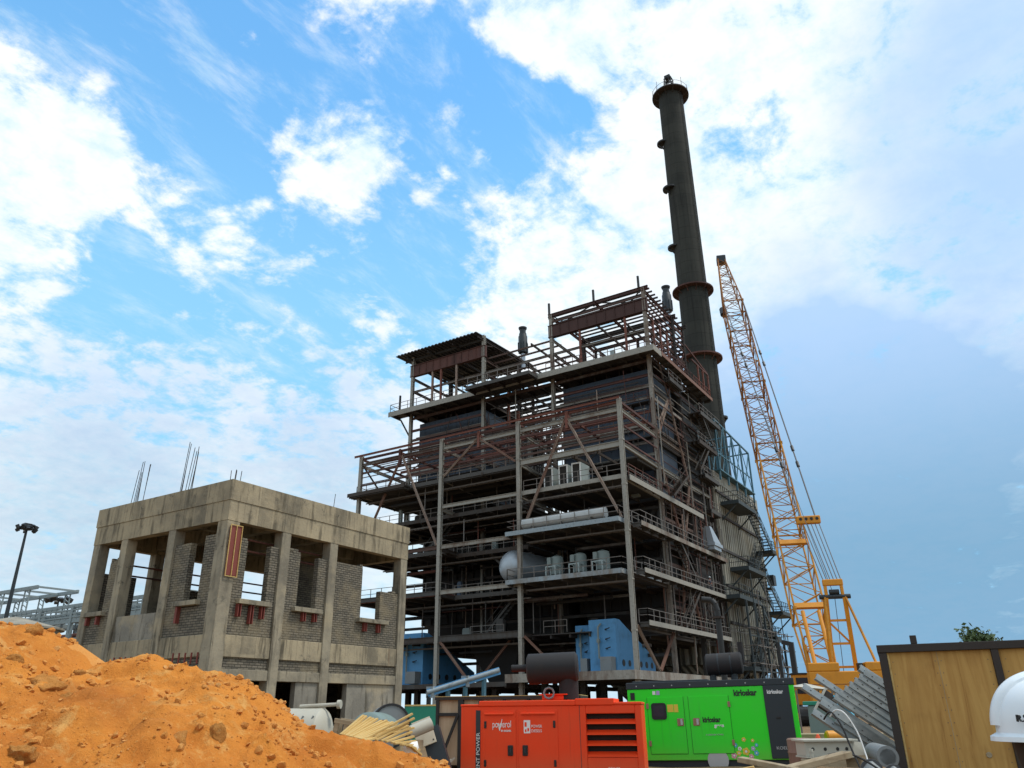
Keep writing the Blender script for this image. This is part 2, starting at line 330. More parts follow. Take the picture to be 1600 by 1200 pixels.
def setup_mats():
    M = MT
    M['concrete'] = m_concrete('concrete', (.345, .285, .19), (.155, .135, .10)); M['concrete_plain'] = m_concrete('plain_concrete', (.335, .29, .21), (.175, .155, .12), False)
    M['plaster'] = m_concrete('plaster', (.30, .275, .225), (.20, .185, .155), False); M['brick'] = m_brick('grey_brick')
    M['stack'] = m_stack('stack_concrete')
    M['col'] = m_steel('grey_primer_steel', (.30, .285, .25), (.15, .105, .08), .54, .82); M['beam'] = m_steel('mixed_steel', (.20, .185, .165), (.085, .05, .04), .36, .66)
    M['rust'] = m_steel('rust_primer_steel', (.19, .075, .055), (.085, .038, .032), .40, .66); M['girder'] = m_steel('oxide_girder', (.115, .052, .043), (.065, .034, .03), .4, .65)
    M['brace'] = m_steel('brace_steel', (.30, .23, .185), (.21, .115, .085), .34, .66)
    M['darksteel'] = m_steel('dark_steel', (.05, .047, .044), (.045, .034, .03), .4, .65); M['deck'] = m_steel('deck_steel', (.075, .072, .068), (.055, .043, .036), .42, .66)
    M['fascia'] = m_steel('deck_edge_steel', (.27, .32, .35), (.19, .17, .15), .5, .75); M['rail'] = m_plain('rail_steel', (.17, .15, .135), .6)
    M['casing'] = m_paint('furnace_casing', (.050, .072, .105), (.035, .038, .045), .6, .55, 0, .3); M['casing2'] = m_paint('duct_casing', (.035, .035, .036), (.03, .025, .022), .6, .7, 0, .3)
    M['roofsheet'] = m_plain('roof_sheet', (.05, .05, .055), .6); M['silver'] = m_paint('aluminium_cladding', (.36, .40, .44), (.25, .24, .23), .35, .38, .55, .8)
    M['whitepipe'] = m_paint('pale_pipe', (.48, .50, .50), (.3, .25, .2), .4, .5, 0, 1.); M['blue'] = m_paint('hopper_blue', (.085, .27, .50), (.05, .10, .16), .5, .55, 0, .8); M['teal'] = m_paint('teal_steel', (.065, .16, .21), (.06, .08, .085), .4, .55)
    M['stairsteel'] = m_paint('dark_green_steel', (.034, .046, .050), (.035, .032, .03), .4, .6); M['clad'] = m_clad('ribbed_cladding')
    M['cabinet'] = m_paint('cabinet_grey', (.33, .38, .37), (.2, .2, .18), .3, .5); M['pump'] = m_paint('pump_grey', (.20, .24, .23), (.13, .12, .1), .5, .55, 0, 2.)
    M['crane'] = m_paint('crane_orange', (.64, .255, .014), (.30, .12, .02), .35, .45, 0, .9); M['cranelat'] = m_steel('boom_orange', (.53, .235, .03), (.25, .10, .03), .42, .70)
    M['black'] = m_plain('black_steel', (.018, .018, .018), .5); M['rubber'] = m_plain('rubber', (.02, .02, .022), .7); M['glass'] = m_plain('dark_glass', (.03, .045, .06), .12, 0, .6); M['cable'] = m_plain('wire_rope', (.09, .09, .095), .5, .3)
    M['red'] = m_weathered('red_paint', (.86, .055, .008), (.70, .075, .022), (.30, .05, .02), 3.); M['green'] = m_weathered('green_paint', (.030, .74, .022), (.07, .62, .06), (.06, .30, .05), 8.); M['navy'] = m_paint('charcoal_panel', (.022, .030, .036), (.04, .04, .04), .4, .45)
    M['muffler'] = m_paint('muffler_black', (.022, .021, .022), (.04, .03, .025), .5, .6, 0, 3., .25); M['white'] = m_plain('white_paint', (.78, .78, .76), .5); M['grey'] = m_plain('grey_sticker', (.45, .46, .45), .5)
    M['yellow'] = m_plain('yellow_sticker', (.75, .55, .06), .5); M['pink'] = m_plain('pink_sticker', (.75, .35, .40), .5); M['lilac'] = m_plain('lilac_sticker', (.45, .35, .62), .5); M['lock'] = m_plain('lock_plate', (.33, .17, .12), .5); M['lightblue'] = m_plain('blue_sticker', (.10, .45, .62), .5)
    M['ply'] = m_wood('plywood', (.50, .295, .09), (.40, .215, .06), (.20, .095, .028)); M['plypale'] = m_wood('pale_plywood', (.52, .40, .27), (.44, .32, .20), (.30, .20, .12)); M['timber'] = m_wood('timber', (.62, .44, .18), (.52, .34, .12), (.33, .19, .06), 'x'); M['oldwood'] = m_wood('old_timber', (.36, .29, .19), (.28, .21, .13), (.14, .10, .06), 'x')
    M['framepaint'] = m_paint('frame_brown_black', (.030, .022, .018), (.06, .04, .03), .4, .6, 0, 2.); M['galv'] = m_galv('galvanised_steel'); M['greensheet'] = m_paint('green_sheet', (.02, .22, .14), (.02, .12, .08), .4, .6, 0, 1.)
    M['tankwhite'] = m_paint('tank_offwhite', (.43, .41, .34), (.3, .25, .17), .35, .5, 0, 1.5); M['tankgreen'] = m_paint('tank_greygreen', (.17, .23, .22), (.12, .12, .1), .4, .6); M['steelplate'] = m_paint('grey_plate', (.21, .225, .23), (.12, .105, .085), .5, .55, .2, 1.2); M['creamplate'] = m_paint('cream_plate', (.60, .53, .40), (.42, .33, .2), .4, .6, 0, 2.)
    M['sand'] = m_sand('orange_sand'); M['clod'] = m_sand('orange_clod', (.64, .28, .075), (.56, .23, .055), (.68, .40, .16), (.52, .20, .05)); M['ground'] = m_sand('site_soil', (.24, .16, .09), (.17, .115, .065), (.28, .20, .13), (.12, .08, .05))
    M['rack'] = m_paint('rack_grey', (.23, .28, .29), (.13, .13, .12), .4, .6); M['helmet'] = m_plain('helmet_white', (.74, .80, .84), .32, 0, .5); M['hair'] = m_plain('black_hair', (.010, .009, .009), .6); M['skin'] = m_plain('skin', (.32, .15, .09), .55)
    M['shirt'] = m_plain('dark_shirt', (.03, .04, .07), .85); M['trouser'] = m_plain('trousers', (.06, .06, .07), .85); M['leaf'] = m_plain('leaf', (.065, .105, .035), .6); M['bark'] = m_plain('bark', (.12, .09, .06), .9); M['redplate'] = m_paint('red_oxide_clamp', (.20, .045, .032), (.10, .035, .03), .5, .6); M['gap_shade'] = m_plain('dark_opening', (.03, .027, .024), .9)  # dark_opening: dark colour standing for the shade in holes and recesses
setup_mats()

# ================================================================= ground
def sm(t, a, b):
    t = max(0., min(1., (t - a) / (b - a))); return t * t * (3 - 2 * t)
def ground_z(r, f):
    z = G * sm(f, 3.0, 7.0)
    z += 0.50 * math.exp(-((r - 3.2) ** 2 / 1.6 + (f - 9.0) ** 2 / 2.2))
    z -= 0.5 * sm(f, 12.4, 13.2) * sm(16.4, f, f + .8) * sm(r, -1.9, -1.2) * sm(3.2, r, r + .7)
    if abs(r) < 60 and 2 < f < 90: z += 0.05 * noise.noise((r * .8, f * .8, 0))
    return z
def ground():
    ax = [-4000, -1500, -600, -250, -120, -70, -45, -30, -22] + [-18 + .6 * i for i in range(61)] + [22, 30, 45, 70, 120, 250, 600, 1500, 4000]
    ay = [-3000, -800, -200, -60, -20, -8, -3, 0] + [1 + .5 * i for i in range(80)] + [44, 50, 60, 75, 95, 130, 200, 400, 900, 2000, 5000]
    m = MB(); n = len(ax); vs = [P(r, f, ground_z(r, f)) for f in ay for r in ax]
    m.add(vs, [(j * n + i, j * n + i + 1, (j + 1) * n + i + 1, (j + 1) * n + i) for j in range(len(ay) - 1) for i in range(n - 1)])
    o = m.build('ground', MT['ground'], smooth=True); o['kind'] = 'structure'
ground()

# ================================================================= chimney
def chimney():
    cx, cy = 124.1, 38.6
    t = thing('chimney', 'tall dark grey concrete chimney with ring platforms, rising behind the steel boiler frame', 'chimney', (cx, cy, G))
    H = 119.5
    m = MB(); m.lathe([(3.0 - .55 * i / 12, (H - G) * i / 12) for i in range(13)], (0, 0, 0), n=48); m.build('shaft', MT['stack'], t, smooth=True)
    def ring(z, r0, r1, name='ring_platform', rail=False):
        m = MB(); z -= G
        m.lathe([(r0 - .1, 0), (r1, 0), (r1, .28), (r0 - .1, .28)], (0, 0, z), n=40)
        for i in range(12):
            a = i * math.pi / 6; d = Vector((math.cos(a), math.sin(a), 0)); m.bar(d * (r0 - .1) + Vector((0, 0, z - .9)), d * (r1 - .1) + Vector((0, 0, z - .05)), .12)
        o = m.build(name, MT['girder'] if z < 90 else MT['darksteel'], t)
        if rail:
            m = MB()
            for h in (.55, 1.1):
                for i in range(40):
                    a, b = (2 * math.pi * k / 40 for k in (i, i + 1)); m.bar((math.cos(a) * (r1 - .1), math.sin(a) * (r1 - .1), z + .28 + h), (math.cos(b) * (r1 - .1), math.sin(b) * (r1 - .1), z + .28 + h), .05)
            for i in range(20):
                a = 2 * math.pi * i / 20; m.bar((math.cos(a) * (r1 - .1), math.sin(a) * (r1 - .1), z + .28), (math.cos(a) * (r1 - .1), math.sin(a) * (r1 - .1), z + 1.38), .06)
            m.build('railing', MT['rail'], o)
    ring(72.7, 2.7, 3.75); ring(58.8, 2.75, 3.8); ring(H - .3, 2.45, 3.75, 'top_platform', False)
    m = MB()
    for i in range(24):
        a, b = 2 * math.pi * i / 24, 2 * math.pi * (i + 1) / 24; m.bar((3.6 * math.cos(a), 3.6 * math.sin(a), H + .5), (3.6 * math.cos(b), 3.6 * math.sin(b), H + .5), .05)
        if i % 2 == 0: m.bar((3.6 * math.cos(a), 3.6 * math.sin(a), H - G), (3.6 * math.cos(a), 3.6 * math.sin(a), H + .6), .06)
    m.build('top_railing', MT['rail'], t)
    # half platforms on the left side and one stub on the right
    def half(z, ang, rad, name='half_platform'):
        m = MB(); z -= G; d = Vector((math.cos(ang), math.sin(ang), 0)); s = Vector((-d.y, d.x, 0)); pts = []
        for i in range(13):
            a = -math.pi / 2 + math.pi * i / 12; pts.append(d * (2.45 + rad * math.cos(a)) + s * (rad * math.sin(a)) + Vector((0, 0, z)))
        m.prism(pts, (0, 0, .35)); m.bar(d * 2.4 + Vector((0, 0, z - 1.2)), d * (2.4 + rad * .8) + Vector((0, 0, z)), .25); m.build(name, MT['black'], t)
    la = math.atan2(-RT.y, -RT.x)
    half(107.0, la, 1.35); half(95.2, la + .35, 1.5); half(82.3, la, 1.35); half(47.6, la + math.pi - .1, 1.0, 'bracket')
    m = MB(); la2 = math.atan2(-FW.y, -FW.x) + .75; dd = Vector((math.cos(la2), math.sin(la2), 0)); sd_ = Vector((-dd.y, dd.x, 0))
    for q in (-.22, .22): m.bar(dd * 3.2 + sd_ * q + Vector((0, 0, 2)), dd * 2.62 + sd_ * q + Vector((0, 0, H - G)), .07)
    for k in range(200): z = 3 + k * .58; m.bar(dd * (3.2 - .58 * z / 119) - sd_ * .2 + Vector((0, 0, z)), dd * (3.2 - .58 * z / 119) + sd_ * .2 + Vector((0, 0, z)), .04)
    m.build('ladder', MT['black'], t)
    m = MB(); b = Vector((0, 0, H - G))      # hoist frame left on the top
    for x in (-.75, .75):
        for y in (-.75, .75): m.bar(b + Vector((x, y, -1)), b + Vector((x * .9, y * .9, 4.6)), .2)
    for z in (1.6, 3.1, 4.5):
        for s in (-.75, .75): m.bar(b + Vector((-.75, s, z)), b + Vector((.75, s, z)), .16); m.bar(b + Vector((s, -.75, z)), b + Vector((s, .75, z)), .16)
    m.cbox(b + Vector((-.3, 0, 4.9)), 1.2, 1.2, .6); m.cbox(b + Vector((.5, .3, 5.0)), .7, .7, 1.0); m.build('hoist_frame', MT['black'], t)
    m = MB()
    for i in range(8):
        a = i * math.pi / 4 + .3; p = Vector((math.cos(a) * 3.5, math.sin(a) * 3.5, H - G)); m.bar(p, p + Vector((0, 0, 2.4)), .06)
    m.build('lightning_rods', MT['black'], t)
chimney()

# ================================================================= unfinished concrete building
def concrete_building():
    x0, x1, y0, y1 = 16.92, 26.5, 22.31, 30.3
    t = thing('concrete_building', 'unfinished two storey concrete frame building with grey brick infill and open window holes', 'building', (x0, y0, G))
    W = dict(parent=t, world=True)
    def b(name, mat, *boxes, **k):
        m = MB()
        for q in boxes: m.box(*q)
        return m.build(name, MT[mat], t, True, bevel=k.get('bevel', .015))
    ZB = 7.8
    cols = [(x0, x0 + .52, y0, y0 + .52), (19.38, 19.80, y0, y0 + .42), (21.82, 22.24, y0, y0 + .42), (x1 - .42, x1, y0, y0 + .42),
            (x0, x0 + .42, 25.15, 25.55), (x0, x0 + .42, 28.05, 28.45), (x0, x0 + .42, y1 - .42, y1),
            (x1 - .42, x1, 25.15, 25.55), (x1 - .42, x1, 28.05, 28.45), (x1 - .42, x1, y1 - .42, y1), (19.38, 19.80, y1 - .42, y1), (22.1, 22.5, y1 - .42, y1)]
    for c in cols: b('column', 'concrete_plain', (*c, G - .1, ZB))
    # roof: deep edge beam in two lifts
    d = .32
    def ring(name, mat, z0, z1, e, th):
        m = MB(); a0, a1, b0, b1 = x0 - e, x1 + e, y0 - e, y1 + e
        m.box(a0, a1, b0, b0 + th, z0, z1); m.box(a0, a1, b1 - th, b1, z0, z1); m.box(a0, a0 + th, b0 + th, b1 - th, z0, z1); m.box(a1 - th, a1, b0 + th, b1 - th, z0, z1)
        return m.build(name, MT[mat], t, True)
    ring('roof_beam', 'concrete', ZB, 8.50, .012, .34); ring('parapet_beam', 'concrete', 8.503, 9.22, .04, .30)
    b('roof_slab', 'concrete_plain', (x0 + .2, x1 - .2, y0 + .2, y1 - .2, 8.5, 8.66))
    b('roof_joist', 'concrete_plain', (19.4, 19.78, y0 + .33, y1 - .33, 7.95, 8.497)); b('roof_joist', 'concrete_plain', (21.85, 22.2, y0 + .33, y1 - .33, 7.95, 8.497)); b('roof_joist', 'concrete_plain', (x0 + .33, x1 - .33, 25.2, 25.5, 8.05, 8.494))
    b('floor_slab', 'concrete_plain', (x0 + .25, x1 - .25, y0 + .25, y1 - .25, 3.86, 4.02))
    # front (right) face
    e = .035
    bays = [(x0 + .52, 19.38), (19.80, 21.82), (22.24, x1 - .42)]
    for a, c in bays:
        b('floor_beam', 'concrete', (a, c, y0 + e, y0 + .36, 3.37, 4.06)); b('lintel_beam', 'concrete_plain', (a, c, y0 + .02, y0 + .36, 2.66, 3.0))
        b('brick_wall', 'brick', (a, c, y0 + .10, y0 + .33, 3.0, 3.37))
    yb = (y0 + .09, y0 + .32)
    b('brick_wall', 'brick', (bays[0][0], bays[0][1], *yb, 4.06, 5.16), (bays[0][0], 17.95, *yb, 5.16, 7.22), (18.98, bays[0][1], *yb, 5.16, 7.12), bevel=0)
    b('brick_wall', 'brick', (bays[1][0], bays[1][1], *yb, 4.06, 5.12), (bays[1][0], 20.42, *yb, 5.12, 7.12), (21.35, bays[1][1], *yb, 5.12, 7.05), bevel=0)
    b('brick_wall', 'brick', (bays[2][0], bays[2][1], *yb, 4.06, 5.0), (bays[2][0], 23.82, *yb, 5.0, 7.05), (24.95, bays[2][1], *yb, 5.0, 6.2), bevel=0)
    # ground floor: doors and wall
    b('plastered_wall', 'plaster', (bays[0][0], 18.05, *yb, G - .1, 2.66), bevel=0); b('plastered_wall', 'plaster', (20.75, bays[1][1], *yb, G - .1, 2.66), bevel=0)
    b('plastered_wall', 'plaster', (23.35, bays[2][1], *yb, G - .1, 2.66), bevel=0)
    rb = random.Random(31)
    def ragged(a0, a1, z, along='x'):
        m = MB(); a = a0
        while a < a1 - .12:
            w = min(.24, a1 - a); k = rb.choice((1, 1, 1, 1, 2, 2))
            for j in range(k):
                q = (a, a + w, z + .002 + j * .086, z + .088 + j * .086); d0, d1 = .095 + rb.uniform(-.012, .02), .315
                m.box(q[0], q[1], y0 + d0, y0 + d1, q[2], q[3]) if along == 'x' else m.box(x0 + d0, x0 + d1, q[0], q[1], q[2], q[3])
            a += w
        if m.v: m.build('loose_course', MT['brick'], t, True)
    ragged(17.44, 17.95, 7.22); ragged(18.98, 19.38, 7.12); ragged(19.8, 20.42, 7.12); ragged(21.35, 21.82, 7.05); ragged(22.24, 23.82, 7.05); ragged(24.95, 26.08, 6.2)
    ragged(22.83, 23.5, 7.3, 'y'); ragged(24.25, 25.15, 7.15, 'y'); ragged(28.45, 29.05, 7.0, 'y')
    def sill(xa, xb, z, clamps):
        m = MB(); m.box(xa, xb, y0 - .12, y0 + .34, z - .16, z); s = m.build('window_sill', MT['concrete_plain'], t, True, bevel=.012)
        for cx, L in clamps:
            m = MB()
            for dx in (-.055, .055): m.box(cx + dx - .014, cx + dx + .014, y0 - .06, y0 + .09, z - .16 - L, z - .163)
            m.box(cx - .07, cx + .07, y0 + .03, y0 + .06, z - .16 - L, z - .163); m.build('clamp', MT['redplate'], s, True)
    sill(17.72, 19.12, 5.24, ((17.82, .42), (18.35, .62), (18.82, .42))); sill(20.2, 21.6, 5.22, ((20.75, .32), (21.3, .30))); sill(23.6, 25.35, 5.12, ((24.05, .34), (24.85, .34)))
    # left face
    lb = [(y0 + .52, 25.15), (25.55, 28.05), (28.45, y1 - .42)]
    for a, c in lb:
        b('floor_beam', 'concrete', (x0 + e, x0 + .36, a, c, 3.37, 4.06)); b('brick_wall', 'brick', (x0 + .10, x0 + .33, a, c, 3.0, 3.37)); b('lintel_beam', 'concrete_plain', (x0 + .02, x0 + .36, a, c, 2.66, 3.0)); b('plastered_wall', 'plaster', (x0 + .09, x0 + .32, a, c, G - .1, 2.66), bevel=0)
    xb = (x0 + .09, x0 + .32)
    b('brick_wall', 'brick', (*xb, lb[0][0], lb[0][1], 4.06, 5.0), (*xb, lb[0][0], 23.5, 5.0, 7.3), (*xb, 24.25, lb[0][1], 5.0, 7.15), bevel=0)
    b('plastered_wall', 'plaster', (*xb, lb[1][0], lb[1][1], 4.06, 4.95), bevel=0)
    b('brick_wall', 'brick', (*xb, lb[2][0], lb[2][1], 4.06, 5.05), (*xb, lb[2][0], 29.05, 5.05, 7.0), bevel=0)
    def sillx(ya, yb_, z, clamps):
        m = MB(); m.box(x0 - .12, x0 + .34, ya, yb_, z - .16, z); s = m.build('window_sill', MT['concrete_plain'], t, True, bevel=.012)
        for cy, L in clamps:
            m = MB(); m.box(x0 - .06, x0 + .09, cy - .05, cy + .05, z - .16 - L, z - .163); m.build('clamp', MT['redplate'], s, True)
    sillx(23.3, 24.55, 5.2, ((24.35, .55),)); sillx(28.75, 30.0, 5.2, ((29.1, .3), (29.75, .3)))
    # red steel formwork still clamped on the corner column
    f = MB(); f.box(x0 + .12, x0 + .60, y0 - .05, y0 - .012, 5.95, 7.62); fo = f.build('formwork_panel', MT['redplate'], t, True)
    f = MB()
    for xx in (x0 + .11, x0 + .35, x0 + .585): f.box(xx, xx + .022, y0 - .085, y0 - .052, 5.9, 7.66)
    for zz in (5.9, 7.63): f.box(x0 + .134, x0 + .584, y0 - .083, y0 - .054, zz, zz + .025)
    f.build('panel_frame', MT['timber'], fo, True)
    # walls at the back, partitions and scaffold pipes inside
    b('back_wall', 'brick', (x0 + .42, 18.75, y1 - .32, y1 - .09, 4.06, 6.75), (18.75, 19.38, y1 - .32, y1 - .09, 4.06, 5.0), (19.8, 22.1, y1 - .32, y1 - .09, 4.06, 6.55), (22.5, x1 - .42, y1 - .32, y1 - .09, 4.06, 6.2), bevel=0)
    b('back_wall', 'brick', (x1 - .32, x1 - .09, y0 + .42, 25.15, 4.06, 5.0), (x1 - .32, x1 - .09, 25.55, 26.2, 4.06, 7.2), (x1 - .32, x1 - .09, 28.45, y1 - .42, 4.06, 5.4), bevel=0)
    b('back_wall', 'brick', (x0 + .42, x1 - .42, y1 - .32, y1 - .09, G, 3.86), (x1 - .32, x1 - .09, y0 + .42, y1 - .42, G, 3.86), bevel=0)
    b('partition_wall', 'brick', (22.5, 25.3, 25.25, 25.45, 4.02, 7.6), bevel=0)  # brick in place of plaster, a darker tone for the shade indoors
    for z in (6.75, 7.15):
        m = MB(); m.tube((x0 + .5, y1 - .6, z), (x1 - .5, y1 - .6, z), .035); m.build('scaffold_pipe', MT['rust'], t, True)
        m = MB(); m.tube((17.5, y0 + .75, z + .3), (22.0, y0 + .75, z + .25), .035); m.build('scaffold_pipe', MT['rust'], t, True)
    # starter bars
    rnd = random.Random(3)
    for cx, cy, n, L in ((x0 + .3, 28.4, 8, 1.85), (x0 + .3, 25.35, 8, 2.0), (x0 + .3, y0 + .3, 4, .75), (22.0, y0 + .25, 1, .8), (x1 - .2, y0 + .2, 1, .2)):
        m = MB()
        for i in range(n):
            px, py = cx + rnd.uniform(-.18, .18), cy + rnd.uniform(-.28, .28); h = L * rnd.uniform(.55, 1); q = (px + rnd.uniform(-.05, .05), py - rnd.uniform(0, .16) * h, 9.2 + h)
            m.tube((px, py, 8.6), q, .0125, 5)
        m.build('rebar', MT['darksteel'], t, True)
    # ponding stain lip along the roof edge: bricks/mortar leftovers
    for cx, cy in ((x0 + .2, 23.3), (x0 + .15, 26.6)):
        m = MB()
        for i in range(5): m.tube((x0 - .02 - .05 * i, cy + .25 * i - .4, 3.15), (x0 - .02 - .05 * i, cy + .25 * i - .4, 3.15 + .35), .03, 5)
        m.build('tie_rod', MT['redplate'], t, True)
concrete_building()

# ================================================================= boiler house steel frame
XA, XB, XC, XD = 63.93, 73.2, 81.6, 89.0
YA = [28.3, 39.75, 49.6, 61.4]; YB = [28.5, 40.6, 50.5, 62.0]
def boiler():
    t = thing('boiler_house', 'huge rusty and grey open steel frame of a boiler house with decks, railings and braces', 'steel frame', (XA, YA[0], G))
    beams = []; braces = []
    def B(p0, p1, w=.22, h=.4, mat='beam'): beams.append((Vector(p0), Vector(p1), w, h, mat))
    def K(p0, p1, w=.28, mat='brace'): braces.append((Vector(p0), Vector(p1), w, mat))
    def col(x, y, z0, z1, s=.39, mat='col', name='column'):
        m = MB(); m.ibar((x, y, z0), (x, y, z1), s, s, up=(1, 0, 0), t=.09)
        z = z0 + 3
        while z < z1: m.cbox((x, y, z), s + .05, s + .05, .14); z += 4.3
        m.build(name, MT[mat], t, True)
    for y in YA: col(XA, y, G, 29.3)
    for y in YB: col(XB, y, G, 46.0); col(XC, y, G, 46.0, .46, 'darksteel'); col(XD, y, G, 37.6, .46, 'darksteel')  # C and D rows coloured darker for the shade inside the frame
    for y in (34.3, 56): col(XC, y, G, 37.6, .4, 'darksteel', 'post'); col(XD, y, G, 30, .4, 'darksteel', 'post')
    # A row, along Y
    def rowA(i, levels):
        for z, w, h, mat in levels: B((XA, YA[i] + .25, z), (XA, YA[i + 1] - .25, z), w, h, mat)
    rowA(0, [(28.15, .2, .38, 'col'), (28.95, .16, .26, 'rust'), (27.45, .14, .24, 'rust'), (26.2, .12, .2, 'rust'), (25.45, .12, .2, 'beam'), (24.75, .24, .55, 'col')])
    rowA(1, [(28.1, .2, .36, 'col'), (28.9, .16, .26, 'rust'), (27.4, .14, .22, 'rust'), (26.1, .12, .2, 'rust'), (25.5, .1, .16, 'beam'), (21.6, .2, .38, 'col'), (17.35, .2, .4, 'col'), (12.75, .2, .42, 'col'), (8.25, .22, .55, 'deck')])
    rowA(2, [(28.9, .16, .26, 'rust'), (28.2, .18, .3, 'beam'), (27.2, .14, .22, 'beam'), (25.7, .1, .16, 'beam'), (17.35, .2, .4, 'beam'), (12.75, .22, .45, 'deck'), (8.25, .22, .5, 'deck')])
    for i in range(4):     # A to B ties
        for z, mat in ((28.95, 'rust'), (28.15, 'col'), (24.7, 'col'), (21.4, 'col'), (17.2, 'deck'), (12.6, 'deck'), (8.2, 'deck')): B((XA + .25, YA[i] + .02 * i, z), (XB - .25, YB[i], z), .2, .36 if z < 28.5 else .24, mat)
    for i in range(3):
        ym = (YA[i] + YA[i + 1]) / 2
        B((XA, ym, 28.7), (XB, ym + .6, 28.7), .16, .26, 'rust'); B((XA, ym - .4, 24.4), (XB, ym + .6, 24.4), .16, .3, 'deck')
        col(XA - .02, ym, 27.3, 29.1, .3, 'rust', 'post')
    for x in (66.2, 68.5, 70.9): B((x, YA[0], 29.08), (x, YA[3], 29.08), .12, .2, 'rust')
    B((XA - .6, YA[0] - .3, 29.15), (XA - .6, YA[3] + .6, 29.15), .14, .22, 'rust')
    # right face, along X
    y = YB[0] - .1
    for z, mat in ((28.2, 'col'), (24.75, 'col')): B((XB + .25, y, z), (XD - .2, y, z), .2, .36, mat)
    for z, mat in ((32.4, 'col'), (35.3, 'deck'), (21.5, 'col'), (30.3, 'beam'), (19.4, 'beam'), (14.9, 'beam'), (10.8, 'beam')): B((XB + .25, y + .01 * (z % 3), z), (XC - .25, y, z), .18, .32, mat); B((XC + .25, y, z - .1), (XD - .25, y, z - .1), .16, .28, 'darksteel')
    # B row, along Y (in front of the furnaces)
    for z, mat in ((36.9, 'beam'), (35.2, 'rust'), (33.9, 'beam'), (32.6, 'beam'), (31.0, 'rust'), (29.6, 'col'), (27.6, 'beam'), (26.2, 'col'), (23.0, 'beam'), (20.6, 'deck'), (18.4, 'deck'), (15.4, 'deck'), (10.5, 'deck'), (6.4, 'deck')):
        for i in (0, 1, 2):
            if i == 1 and z in (35.2, 33.9, 31.0): continue
            B((XB, YB[i] + .25, z), (XB, YB[i + 1] - .25, z), .18, .3, mat)
    for z in (36.6, 32.8, 29, 25, 19.5, 15, 10):
        for i in range(3): B((XC, YB[i] + .25, z), (XC, YB[i + 1] - .25, z), .2, .34, 'darksteel')
    # penthouse
    for x, mat, w in ((XB, 'beam', .2), (XC, 'darksteel', .2), (85.2, 'darksteel', .18)):
        for z in (38.9, 39.8, 40.7, 41.6, 42.4):
            if x == XB and z != 40.7: continue
            B((x, YB[0], z), (x, YB[3], z), w, .26, mat)
    for i in range(12):
        B((85.3, YB[0], 38.3 + .58 * i), (85.3, YB[1], 38.3 + .58 * i), .14, .24, 'darksteel')
        if i < 9: B((85.3, YB[2], 38.3 + .58 * i), (85.3, YB[3], 38.3 + .58 * i), .14, .24, 'darksteel')
        if i < 7: B((85.3, YB[1], 38.6 + .7 * i), (85.3, YB[2], 38.6 + .7 * i), .14, .22, 'darksteel')
    for x in (73.9, 75.6, 77.3, 79, 80.7, 82.6, 84): B((x, YB[0] - .5, 46.1), (x, YB[1] + .4, 46.1), .12, .2, 'darksteel'); B((x, YB[1], 42.95), (x, YB[2], 42.95), .12, .22, 'beam')
    for z in (38.8, 39.5, 40.2, 41, 41.8, 42.6, 43.4, 44.2, 45): B((XB, YB[0], z), (85.2, YB[0], z + .02), .12, .17, 'rust')
    for y in YB:
        for z in (42.7, 40.9): B((XB + .25, y, z), (85.2, y, z), .18, .34, 'beam')
    for y in (31.5, 34.5, 37.5, 43.5, 47, 53.5, 56.5, 59.4): B((XB, y, 42.9), (85.2, y, 42.9), .14, .26, 'darksteel'); B((XB + .3, y, 39.2), (85.2, y + .4, 41.4), .12, .2, 'beam')
    for (ya, yb) in ((YB[0], YB[1]), (YB[2], YB[3])):
        for x in (XB,): 
            m = MB(); m.box(x - .16, x + .16, ya - .35, yb + .35, 43.0, 44.45)
            k = int((yb - ya) / 1.15)
            for j in range(k + 1):
                yy = ya + (yb - ya) * j / k; m.box(x - .24, x - .161, yy - .05, yy + .05, 43.03, 44.4)
            m.box(x - .27, x + .27, ya - .36, yb + .36, 44.452, 44.53); m.box(x - .27, x + .27, ya - .36, yb + .36, 42.92, 42.998); m.build('crane_girder', MT['girder'], t, True)
    for x in (XB, XC, 85.2): B((x, YB[0] - .6, 45.95), (x, YB[1] + .4, 45.95), .24, .42, 'girder' if x == XB else 'darksteel')
    for x in (74.7, 76.4, 78.1, 79.8): B((x, YB[0] - .5, 46.1), (x, YB[1] + .4, 46.1), .12, .2, 'darksteel')
    for y in (YB[0], 34.5, YB[1]): B((XB - .3, y, 45.7), (85.6, y, 45.7), .2, .34, 'girder')
    B((XB, YB[0], 45.0), (XB, YB[1], 45.0), .14, .2, 'beam'); B((XC, YB[0], 45.0), (XC, YB[1], 45.0), .14, .2, 'darksteel')
    for a, c in (((30.2, 44.6), (28.8, 45.8)), ((30.2, 44.6), (34.3, 45.8)), ((38.8, 44.6), (34.7, 45.8)), ((38.8, 44.6), (40.4, 45.8))): K((XB, a[0], a[1]), (XB, c[0], c[1]), .16, 'darksteel')
    for y in (41.1, 35.0, 29.2):
        m = MB(); m.bar((XB + .5, y, 45.8), (XB + .5, y, 48.0), .22); m.build('column_stub', MT['black'], t, True)
    m = MB(); m.bar((XB - 1, 63.2, 37.6), (XB - 1, 63.2, 40.2), .2); m.build('column_stub', MT['black'], t, True)
    for y in (YB[0], YB[1]):
        for z in (38.6, 39.6, 40.6, 41.8, 44.8): B((XC, y, z), (85.2, y, z), .12, .2, 'rust')
    for y in (YB[0], 34.5, YB[1], YB[2], 56.2, YB[3]): col(85.2, y, 37.4, 46 if y < 42 else 44, .3, 'darksteel', 'post')
    for x in (75.3, 77.4, 79.5): col(x, YB[0], 37.6, 43, .2, 'rust', 'post')
    for y in (58.6, 57.2, 54.7): col(XB - .05, y, 37.6, 43, .24, 'brace' if y != 57.2 else 'rust', 'post')
